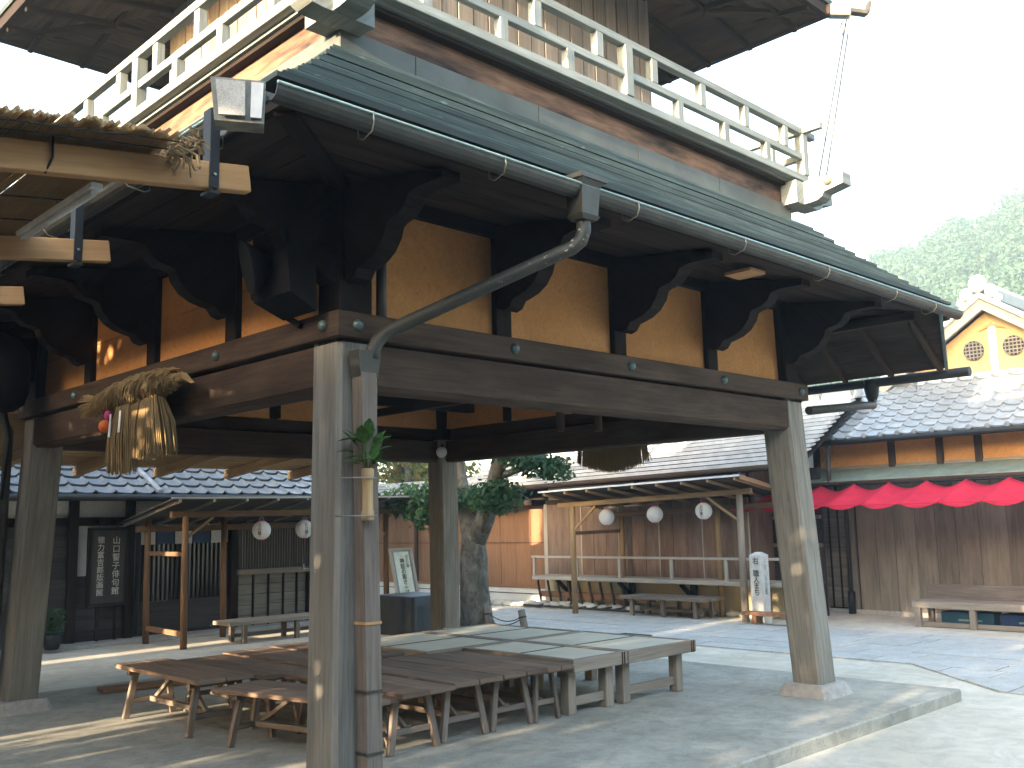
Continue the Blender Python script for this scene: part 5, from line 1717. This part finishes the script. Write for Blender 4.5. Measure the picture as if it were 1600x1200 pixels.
def red_awning():
    T = thing('red_awning', 'bright red scalloped cloth awning on the shop front at right', 'awning', (11.5, 1.0, 1.6))
    ribs = [4.92, 4.33, 3.75, 3.17, 2.60, 2.01, 1.43, 0.83, 0.24, -0.36, -0.95, -1.55, -2.15]
    def pt(y0, y1, t, s):
        y = y0 + (y1 - y0) * t
        sag = math.sin(math.pi * t)
        x = 11.86 - 0.75 * s
        z = 1.995 + (1.66 - 1.995) * s - sag * (0.105 - 0.03 * s)
        x -= 0.03 * sag * s
        return Vector((x, y - 0.13 * (1 - s), z))
    for i in range(len(ribs) - 1):
        b = MB()
        n, m = 12, 5
        base = 0
        for a in range(n + 1):
            for c in range(m + 1):
                b.v.append(pt(ribs[i], ribs[i + 1], a / n, c / m))
        for a in range(n):
            for c in range(m):
                q = [a * (m + 1) + c, (a + 1) * (m + 1) + c, (a + 1) * (m + 1) + c + 1, a * (m + 1) + c + 1]
                b.face(q, [(0, 0), (1, 0), (1, 1), (0, 1)], True)
        o = b.build('cloth_bay', 'red', T, fix=False)
        so = o.modifiers.new('s', 'SOLIDIFY'); so.thickness = 0.004
    for y in ribs:
        MB().tube([(11.89, y - 0.135, 1.995), (11.10, y, 1.65)], 0.010, 6).build('rib', 'red', T)
    MB().tube([(11.88, 4.2, 1.985), (11.88, -2.3, 1.985)], 0.015, 6).build('top_rail', 'iron', T)
    MB().tube([(11.11, 4.93, 1.65), (11.11, -2.16, 1.65)], 0.006, 6).build('front_rail', 'red', T)
red_awning()

def settle():
    T = thing('backed_bench', 'long brown bench with solid backrest before the shop at right', 'bench', (11.5, 0.3, G))
    MB().box(11.18, 11.72, -1.6, 1.96, 0.17, 0.265, 0.006).build('seat', 'greywood', T)
    MB().box(11.70, 11.75, -1.6, 1.94, 0.24, 0.475, 0.006).build('backrest', 'benchleg', T)
    for y in (1.88, 1.12, 0.3, -0.6, -1.5):
        for x in (11.22, 11.66):
            MB().box(x - 0.035, x + 0.035, y - 0.04, y + 0.04, G, 0.17, 0.004).build('leg', 'greywood', T)
    MB().box(11.24, 11.28, -1.55, 1.85, G + 0.01, G + 0.075, 0.003).build('foot_rail', 'greywood', T)
    for (y, lab, m) in ((1.25, 'teal plastic crate stowed under the brown bench, nearer its left end', 'teal'), (0.45, 'dark blue plastic crate stowed under the brown bench, right of the teal one', 'blue')):
        C = thing('plastic_crate', lab, 'crate', (11.5, y, G + 0.0))
        a, c = y - 0.36, y + 0.36
        MB().box(11.36, 11.62, a, c, G + 0.01, G + 0.03, 0.003).build('base', m, C)
        for (x0, x1, y0, y1) in ((11.34, 11.36, a, c), (11.62, 11.64, a, c), (11.36, 11.62, a, a + .02), (11.36, 11.62, c - .02, c)):
            MB().box(x0, x1, y0, y1, G + 0.01, G + 0.22, 0.003).build('side', m, C)
        MB().box(11.332, 11.339, y - 0.2, y + 0.12, G + 0.10, G + 0.125, 0).build('label_strip', 'canopygreen', C)
settle()

def drain():
    T = thing('drain_grate', 'dark iron drain cover set in the courtyard paving', 'drain', (8.0, 4.5, G + 0.02))
    MB().box(7.88, 8.10, 4.26, 4.76, G, G + 0.026, 0.003).build('frame', 'iron', T)
    for k in range(7):
        y = 4.31 + k * 0.066
        MB().box(7.90, 8.08, y - 0.014, y + 0.014, G + 0.02, G + 0.031, 0.001).build('bar', 'gutter', T)
drain()

# ------------------------------------------------------------------ things by the tree
def tarp_box():
    T = thing('covered_box', 'box covered by a dark tarpaulin beside the far tower post', 'box', (6.45, 7.55, G))
    b = MB()
    rnd = random.Random(2)
    n = 9
    x0, x1, y0, y1, z0, z1 = 6.08, 6.85, 7.02, 7.92, G + 0.005, 0.475
    def ring(z, k, wob):
        pts = []
        for (ax, ay, bx, by) in ((x0, y0, x1, y0), (x1, y0, x1, y1), (x1, y1, x0, y1), (x0, y1, x0, y0)):
            for i in range(n):
                t = i / n
                p = Vector((ax + (bx - ax) * t, ay + (by - ay) * t, z))
                c = Vector(((x0 + x1) / 2, (y0 + y1) / 2, z))
                d = (p - c).normalized()
                w = wob * noise.noise(Vector((p.x * 5, p.y * 5, z * 1.5)))
                pts.append(c + (p - c) * k + d * w)
        return pts
    rings = [ring(z0, 1.04, 0.05), ring(0.10, 1.02, 0.05), ring(0.3, 1.005, 0.03), ring(z1 - 0.02, 1.0, 0.01), ring(z1, 0.97, 0.006)]
    m = len(rings[0])
    for r in rings: b.v += r
    for i in range(len(rings) - 1):
        for k in range(m):
            k2 = (k + 1) % m
            b.face([i * m + k, i * m + k2, (i + 1) * m + k2, (i + 1) * m + k], [(0, 0)] * 4, True)
    b.face([(len(rings) - 1) * m + k for k in range(m)], [(0, 0)] * m)
    b.build('tarpaulin', 'tarp', T)
    MB().box(6.15, 6.78, 7.1, 7.85, G, 0.44, 0.01).build('box', 'dark', T)
tarp_box()

def easel_sign():
    T = thing('easel_sign', 'framed cream paper sign with black brush lettering leaning behind the tarpaulin', 'sign', (7.0, 8.4, G))
    u = Vector((0.0, 0.20, 0.73)).normalized()
    b0 = Vector((6.79, 8.18, -0.06)); r = Vector((1, 0, 0))
    n = r.cross(u)
    h, w = 1.24, 0.455
    def bx(u0, u1, r0, r1, d0, d1, nm, m):
        b = MB(); c = b0 + u * ((u0 + u1) / 2) + r * ((r0 + r1) / 2) + n * ((d0 + d1) / 2)
        b.obox(c, r, u, n, ((r1 - r0) / 2, (u1 - u0) / 2, (d1 - d0) / 2), 0.003); return b.build(nm, m, T)
    bx(0.03, h - 0.03, 0.03, w - 0.03, -0.02, 0.0, 'panel', 'signpaper')
    bx(0.0, 0.04, 0, w, -0.025, 0.02, 'frame', 'deckpale'); bx(h - 0.04, h, 0, w, -0.025, 0.02, 'frame', 'deckpale')
    bx(0.04, h - 0.04, 0, 0.04, -0.025, 0.02, 'frame', 'deckpale'); bx(0.04, h - 0.04, w - 0.04, w, -0.025, 0.02, 'frame', 'deckpale')
    bx(0.05, h - 0.05, 0.04, 0.075, -0.005, 0.004, 'inner_mount', 'tile'); bx(0.05, h - 0.05, w - 0.075, w - 0.04, -0.005, 0.004, 'inner_mount', 'tile')
    lettering('神話の館オープン', 0.096, b0 + u * 0.72 + r * 0.22 + n * 0.006, r, u, T, 'ink', 1.12)
    lettering('おかげ座', 0.06, b0 + u * 1.02 + r * 0.325 + n * 0.006, r, u, T, 'ink', 1.05)
    MB().beam(b0 + u * 0.9 + r * 0.22 - n * 0.03, b0 + Vector((0.22, 0.62, 0.0)), 0.03, 0.03, 0.003).build('rear_leg', 'log', T)
easel_sign()

def bollards():
    tops = []
    for i, (x, y, lx, ly, h, lab) in enumerate(((7.38, 6.80, 0.0, 0.03, 0.36, 'short grey bollard at the foot of the tree trunk'), (7.38, 6.02, -0.01, 0.07, 0.34, 'short grey bollard leaning out at the right of the tree'), (7.0, 7.5, 0, 0, 0.36, 'short grey bollard left of the tree, beside the tarpaulin'))):
        T = thing('rope_bollard', lab, 'bollard', (x, y, G), 'rope bollards round the tree')
        p0 = Vector((x, y, G)); p1 = Vector((x + lx, y + ly, G + h))
        MB().tube([p0, p0.lerp(p1, 0.5), p0.lerp(p1, 0.97), p1], [0.058, 0.056, 0.055, 0.048], 12).build('post', 'plank_grey', T)
        MB().tube([p0.lerp(p1, 0.66), p0.lerp(p1, 0.72)], 0.062, 12).build('rope_band', 'rack', T)
        tops.append(p0.lerp(p1, 0.7))
    for (i, j, dz, lab) in ((0, 1, 0.0, 'upper slack rope between the two bollards right of the tree'), (0, 1, -0.10, 'lower slack rope between the two bollards right of the tree'), (2, 0, 0.0, 'slack rope from the trunk bollard to the one by the tarpaulin')):
        a, c = tops[i] + Vector((0, 0, dz)), tops[j] + Vector((0, 0, dz * 0.2))
        pts = [a.lerp(c, t / 8) + Vector((0, 0, -0.09 * math.sin(math.pi * t / 8))) for t in range(9)]
        o = MB().tube(pts, 0.008, 6).build('barrier_rope', 'rack', None)
        tag(o, lab, 'rope', 'ropes round the tree')
    pts = [Vector((7.4 + 0.42 * math.cos(t), 7.1 + 0.42 * math.sin(t), G + 0.02)) for t in [k * 0.5 for k in range(13)]]
    pts += [Vector((7.25, 6.5, G + 0.02)), Vector((7.3, 6.1, G + 0.02)), Vector((7.5, 5.9, G + 0.02))]
    o = MB().tube(pts, 0.022, 8).build('garden_hose', 'teahose', None)
    tag(o, 'green garden hose coiled at the foot of the tree', 'hose')
bollards()

def leaf_cloud(mb, c, rad, n, rnd, size=0.05, shell=0.55):
    c = Vector(c)
    for k in range(n):
        d = Vector((rnd.gauss(0, 1), rnd.gauss(0, 1), rnd.gauss(0, 1)))
        if d.length < 1e-3: continue
        d.normalize()
        r = shell + (1 - shell) * rnd.random() ** 0.6
        lump = 1 + 0.28 * noise.noise(Vector((d.x * 2.3 + c.x, d.y * 2.3 + c.y, d.z * 2.3 + c.z)))
        p = c + Vector((d.x * rad[0], d.y * rad[1], d.z * rad[2])) * r * lump
        a = (d + Vector((rnd.uniform(-1, 1), rnd.uniform(-1, 1), rnd.uniform(-1, 1))) * 0.9).normalized()
        s = a.orthogonal().normalized()
        s.rotate(Matrix.Rotation(rnd.uniform(0, 6.28), 3, a))
        t = a.cross(s)
        z = size * rnd.uniform(0.6, 1.4)
        mb.quad(p - s * z, p + t * z * 0.55, p + s * z, p - t * z * 0.55)

def courtyard_tree():
    rnd = random.Random(17)
    T = thing('pruned_tree', 'mottled grey tree with cloud-pruned foliage behind the far tower post', 'tree', (7.4, 7.1, G))
    b = MB()
    b.tube([(7.4, 7.1, G - 0.05), (7.4, 7.1, 0.05), (7.38, 7.12, 0.5), (7.38, 7.12, 0.95), (7.40, 7.15, 1.35), (7.42, 7.35, 1.8), (7.45, 7.55, 2.4), (7.4, 7.6, 3.4), (7.35, 7.5, 4.4)], [0.34, 0.255, 0.225, 0.215, 0.185, 0.13, 0.11, 0.085, 0.04], 16)
    b.build('trunk', 'bark', T)
    limbs = [([(7.40, 7.12, 1.2), (7.40, 6.85, 1.6), (7.40, 6.70, 1.95), (7.41, 6.56, 2.35), (7.42, 6.45, 2.9), (7.45, 6.3, 3.8)], [0.17, 0.15, 0.13, 0.12, 0.10, 0.05]),
             ([(7.42, 6.62, 2.2), (7.6, 6.1, 2.35), (7.7, 5.7, 2.45)], [0.06, 0.045, 0.02]),
             ([(7.40, 7.3, 1.7), (7.3, 8.0, 1.95), (7.3, 8.6, 1.85)], [0.08, 0.06, 0.03]),
             ([(7.40, 6.72, 1.85), (7.3, 6.4, 1.92)], [0.05, 0.03])]
    for pts, rs in limbs:
        MB().tube(pts, rs, 10).build('limb', 'bark', T)
    pads = [((7.35, 7.35, 1.90), (0.5, 0.62, 0.17), 1500), ((7.25, 6.45, 1.90), (0.42, 0.42, 0.24), 1500), ((7.2, 7.75, 2.0), (0.4, 0.38, 0.2), 900),
            ((7.5, 5.85, 2.36), (0.42, 0.42, 0.18), 1000), ((7.5, 5.45, 2.25), (0.3, 0.25, 0.16), 500), ((7.45, 6.2, 2.5), (0.35, 0.35, 0.14), 600), ((7.3, 8.6, 1.9), (0.45, 0.5, 0.26), 1200), ((7.25, 8.1, 1.62), (0.3, 0.35, 0.2), 600),
            ((7.45, 6.3, 3.9), (0.8, 0.8, 0.4), 1500), ((7.35, 7.5, 4.5), (0.9, 0.9, 0.45), 1500), ((7.4, 8.3, 3.4), (0.6, 0.7, 0.3), 800)]
    for c, r, n in pads:
        b = MB(); leaf_cloud(b, c, (r[0] * 1.12, r[1] * 1.12, r[2] * 1.2), int(n * 0.62), rnd, 0.048, 0.12)
        b.build('foliage_pad', 'leafdark', T, fix=False, kind='stuff')
courtyard_tree()

def back_trees():
    rnd = random.Random(19)
    for i, (x, y, h, r, mat, lab) in enumerate(((15.5, 19.0, 4.6, 1.9, 'leafyellow', 'yellowing tree behind the banded roofs, left of the far post'), (18.0, 15.8, 5.0, 2.0, 'leafyellow', 'golden-green tree behind the banded roofs, right of the far post'), (12.9, 20.5, 4.2, 1.7, 'leafdark', 'dark green tree at the far left behind the shops'))):
        T = thing('broadleaf_tree', lab, 'tree', (x, y, G), 'trees behind the shops')
        MB().tube([(x, y, G), (x + 0.05, y, h * 0.5), (x, y + 0.1, h * 0.85)], [0.2, 0.15, 0.06], 8).build('trunk', 'bark', T)
        b = MB()
        for k in range(9):
            c = Vector((x + rnd.uniform(-1, 1) * r * 0.6, y + rnd.uniform(-1, 1) * r * 0.6, h * rnd.uniform(0.5, 0.95)))
            leaf_cloud(b, c, (r * 0.5, r * 0.5, r * 0.4), 420, rnd, 0.10, 0.3)
        b.build('crown', mat, T, fix=False)
back_trees()

# ------------------------------------------------------------------ wooded hill
def hill():
    rnd = random.Random(23)
    cx, cy = -3.0, -4.4
    def top(azd):
        # skyline elevation (tangent) by azimuth in degrees
        t = (27.2 - azd) / 9.2
        base = 0.232 + 0.052 * t
        if azd > 26.0:
            base -= 0.02 * (azd - 26.0)
        if azd < 10:
            base -= 0.006 * (10 - azd)
        return max(0.02, base + 0.006 * math.sin(azd * 1.9) + 0.004 * math.sin(azd * 4.7))
    def hgt(r, azd):
        R0, R1 = 70.0, 185.0
        if r < R0: return 0.0
        t = min(1.0, (r - R0) / (R1 - R0))
        full = top(azd) * R1
        h = full * (t ** 0.9)
        if r > R1:
            h = full * max(0.0, 1 - (r - R1) / 160.0)
        return h + 1.2 * noise.noise(Vector((r * 0.04, azd * 0.3, 0)))* t
    b = MB()
    A = [-15 + 1.5 * i for i in range(34)]
    Rr = [60 + 10 * i for i in range(30)]
    for r in Rr:
        for a in A:
            ar = math.radians(a)
            b.v.append(Vector((cx + r * math.cos(ar), cy + r * math.sin(ar), hgt(r, a) - 0.5)))
    na = len(A)
    for i in range(len(Rr) - 1):
        for j in range(na - 1):
            b.face([i * na + j, (i + 1) * na + j, (i + 1) * na + j + 1, i * na + j + 1], [(0, 0)] * 4, True)
    b.build('hill', 'hill', None, fix=False, kind='structure')
    b = MB()
    for k in range(1900):
        a = rnd.uniform(8, 31); r = 80 + 108 * rnd.random() ** 0.8
        ar = math.radians(a)
        s = rnd.uniform(1.3, 2.6)
        c = (cx + r * math.cos(ar), cy + r * math.sin(ar), hgt(r, a) + s * 0.4)
        leaf_cloud(b, c, (s, s, s * 0.85), 120, rnd, 0.29, 0.7)
    o = b.build('forest', 'leafhill', None, fix=False, kind='stuff')
    o['label'] = 'dense green woodland covering the hillside at right'; o['category'] = 'forest'
hill()

def haze():
    b = MB(); b.box(-26, 400, -140, 260, -1.3, 66, 0)
    o = b.build('haze', 'white', None, kind='stuff')
    m = bpy.data.materials.new('thin_air'); m.use_nodes = True
    nt = m.node_tree
    nt.nodes.remove(nt.nodes['Principled BSDF'])
    v = nt.nodes.new('ShaderNodeVolumePrincipled')
    v.inputs['Color'].default_value = (0.72, 0.90, 1.0, 1)
    v.inputs['Density'].default_value = 0.0020
    v.inputs['Anisotropy'].default_value = 0.2
    nt.links.new(v.outputs[0], nt.nodes['Material Output'].inputs['Volume'])
    o.data.materials.clear(); o.data.materials.append(m)
haze()
# ------------------------------------------------------------------ invented houses and trees left of and behind the camera, added to cast shade
def added_shade_house(name, label, x0, x1, y0, y1, eave, ridge, face, wall='plank_dark', panel='plasterW'):  # out-of-view house, added to keep sun and sky light off the tower
    T = thing(name, label, 'building', ((x0 + x1) / 2, (y0 + y1) / 2, G))
    MB().box(x0, x1, y0, y1, G - 0.1, eave, 0.01).build('wall', panel, T)
    mid = eave * 0.48
    cx, cy = (x0 + x1) / 2, (y0 + y1) / 2
    o = 0.7
    if face in ('+x', '-x'):
        for s, xe in ((1, x1), (-1, x0)):
            b = MB(); b.prism([(cx, y0 - 0.15, ridge), (xe + s * o, y0 - 0.15, eave - 0.15), (xe + s * o, y0 - 0.15, eave - 0.30), (cx, y0 - 0.15, ridge - 0.15)], [(cx, y1 + 0.15, ridge), (xe + s * o, y1 + 0.15, eave - 0.15), (xe + s * o, y1 + 0.15, eave - 0.30), (cx, y1 + 0.15, ridge - 0.15)])
            b.build('roof_slope', 'tile', T)
        for ye in (y0, y1):
            b = MB(); b.prism([(x0, ye - 0.03, eave), (x1, ye - 0.03, eave), (cx, ye - 0.03, ridge - 0.15)], [(x0, ye + 0.03, eave), (x1, ye + 0.03, eave), (cx, ye + 0.03, ridge - 0.15)])
            b.build('gable', panel, T)
        MB().box(cx - 0.18, cx + 0.18, y0 - 0.15, y1 + 0.15, ridge - 0.05, ridge + 0.25, 0.03).build('ridge', 'tile', T)
        xf = x1 if face == '+x' else x0
        s = 1 if face == '+x' else -1
        n = int((y1 - y0) / 1.6)
        for k in range(n):
            ya = y0 + 0.3 + k * (y1 - y0 - 0.4) / n
            wn = MB().box(xf, xf + s * 0.05, ya, ya + 1.1, mid + 0.7, mid + 1.7, 0.005).build('window', 'glass', T)
            for j in range(9):
                MB().box(xf + s * 0.05, xf + s * 0.09, ya + 0.03 + j * 0.125, ya + 0.07 + j * 0.125, mid + 0.68, mid + 1.72, 0).build('slat', 'dark', wn)
            MB().box(xf, xf + s * 0.04, ya, ya + 1.15, G, mid - 0.5, 0.005).build('door', wall, T)
        b = MB(); b.prism([(xf, y0 - 0.1, mid + 0.25), (xf + s * 1.1, y0 - 0.1, mid - 0.25), (xf + s * 1.1, y0 - 0.1, mid - 0.36), (xf, y0 - 0.1, mid + 0.12)], [(xf, y1 + 0.1, mid + 0.25), (xf + s * 1.1, y1 + 0.1, mid - 0.25), (xf + s * 1.1, y1 + 0.1, mid - 0.36), (xf, y1 + 0.1, mid + 0.12)])
        b.build('pent_roof', 'tile', T)
    else:
        for s, ye in ((1, y1), (-1, y0)):
            b = MB(); b.prism([(x0 - o, cy, ridge), (x0 - o, ye + s * o, eave - 0.15), (x0 - o, ye + s * o, eave - 0.30), (x0 - o, cy, ridge - 0.15)], [(x1 + o, cy, ridge), (x1 + o, ye + s * o, eave - 0.15), (x1 + o, ye + s * o, eave - 0.30), (x1 + o, cy, ridge - 0.15)])
            b.build('roof_slope', 'tile', T)
        for xe in (x0, x1):
            b = MB(); b.prism([(xe - 0.03, y0, eave), (xe - 0.03, y1, eave), (xe - 0.03, cy, ridge - 0.15)], [(xe + 0.03, y0, eave), (xe + 0.03, y1, eave), (xe + 0.03, cy, ridge - 0.15)])
            b.build('gable', panel, T)
        MB().box(x0 - o, x1 + o, cy - 0.18, cy + 0.18, ridge - 0.05, ridge + 0.25, 0.03).build('ridge', 'tile', T)
        yf = y1 if face == '+y' else y0
        s = 1 if face == '+y' else -1
        n = int((x1 - x0) / 1.6)
        for k in range(n):
            xa = x0 + 0.3 + k * (x1 - x0 - 0.4) / n
            wn = MB().box(xa, xa + 1.1, yf, yf + s * 0.05, mid + 0.7, mid + 1.7, 0.005).build('window', 'glass', T)
            for j in range(9):
                MB().box(xa + 0.03 + j * 0.125, xa + 0.07 + j * 0.125, yf + s * 0.05, yf + s * 0.09, mid + 0.68, mid + 1.72, 0).build('slat', 'dark', wn)
            MB().box(xa, xa + 1.15, yf, yf + s * 0.04, G, mid - 0.5, 0.005).build('door', wall, T)
    return T

added_shade_house('added_shade_house', 'added two-storey house casting shade, beyond the left edge of view', -11.0, -5.6, -18.0, -2.0, 4.35, 5.70, '+x', panel='plank_dark')
added_shade_house('added_shade_house', 'second added house casting shade, farther up on the left', -11.0, -5.6, 3.4, 7.65, 4.4, 5.85, '+x', panel='plank_dark')
added_shade_house('added_shade_house', 'third added house casting shade, at the top on the left', -11.0, -5.6, 8.4, 24.0, 6.6, 8.6, '+x', panel='plank_dark')
added_shade_house('added_shade_house', 'added two-storey house casting shade behind the viewer, facing the tower', -6.0, 9.0, -19.0, -11.5, 5.6, 7.8, '+y', panel='plank_dark')

def added_shade_trees():  # out-of-view trees, added to break the low sun into streaks
    rnd = random.Random(41)
    for (x, y, h, r, lab) in ((-7.0, -0.6, 5.2, 1.5, 'added tree filtering the sun between the shade houses, nearer the viewer'), (-7.2, 1.9, 5.2, 1.5, 'added tree filtering the sun between the shade houses, farther from the viewer')):
        T = thing('added_shade_tree', lab, 'tree', (x, y, G), 'added sun-filtering trees between the shade houses')
        MB().tube([(x, y, G), (x + 0.1, y, h * 0.4), (x, y + 0.1, h * 0.85)], [0.16, 0.12, 0.04], 10).build('trunk', 'bark', T)
        b = MB()
        for k in range(30):
            z = 0.5 + (h - 0.9) * k / 29
            c = Vector((x + rnd.uniform(-0.5, 0.5), y + rnd.uniform(-0.7, 0.7), z))
            leaf_cloud(b, c, (0.8, 1.3, 0.5), 1000 if z > 3.8 else 185, rnd, 0.11, 0.2)  # denser above, to hold back the higher rays
        keep = [i for i in range(len(b.f)) if not (3.56 < b.v[b.f[i][0]].z < 3.74 and i % 8)]  # band of leaves thinned to let a strip of sun through
        b.f = [b.f[i] for i in keep]; b.uv = [b.uv[i] for i in keep]; b.sm = [b.sm[i] for i in keep]
        b.build('crown', 'leafdark', T, fix=False)
added_shade_trees()
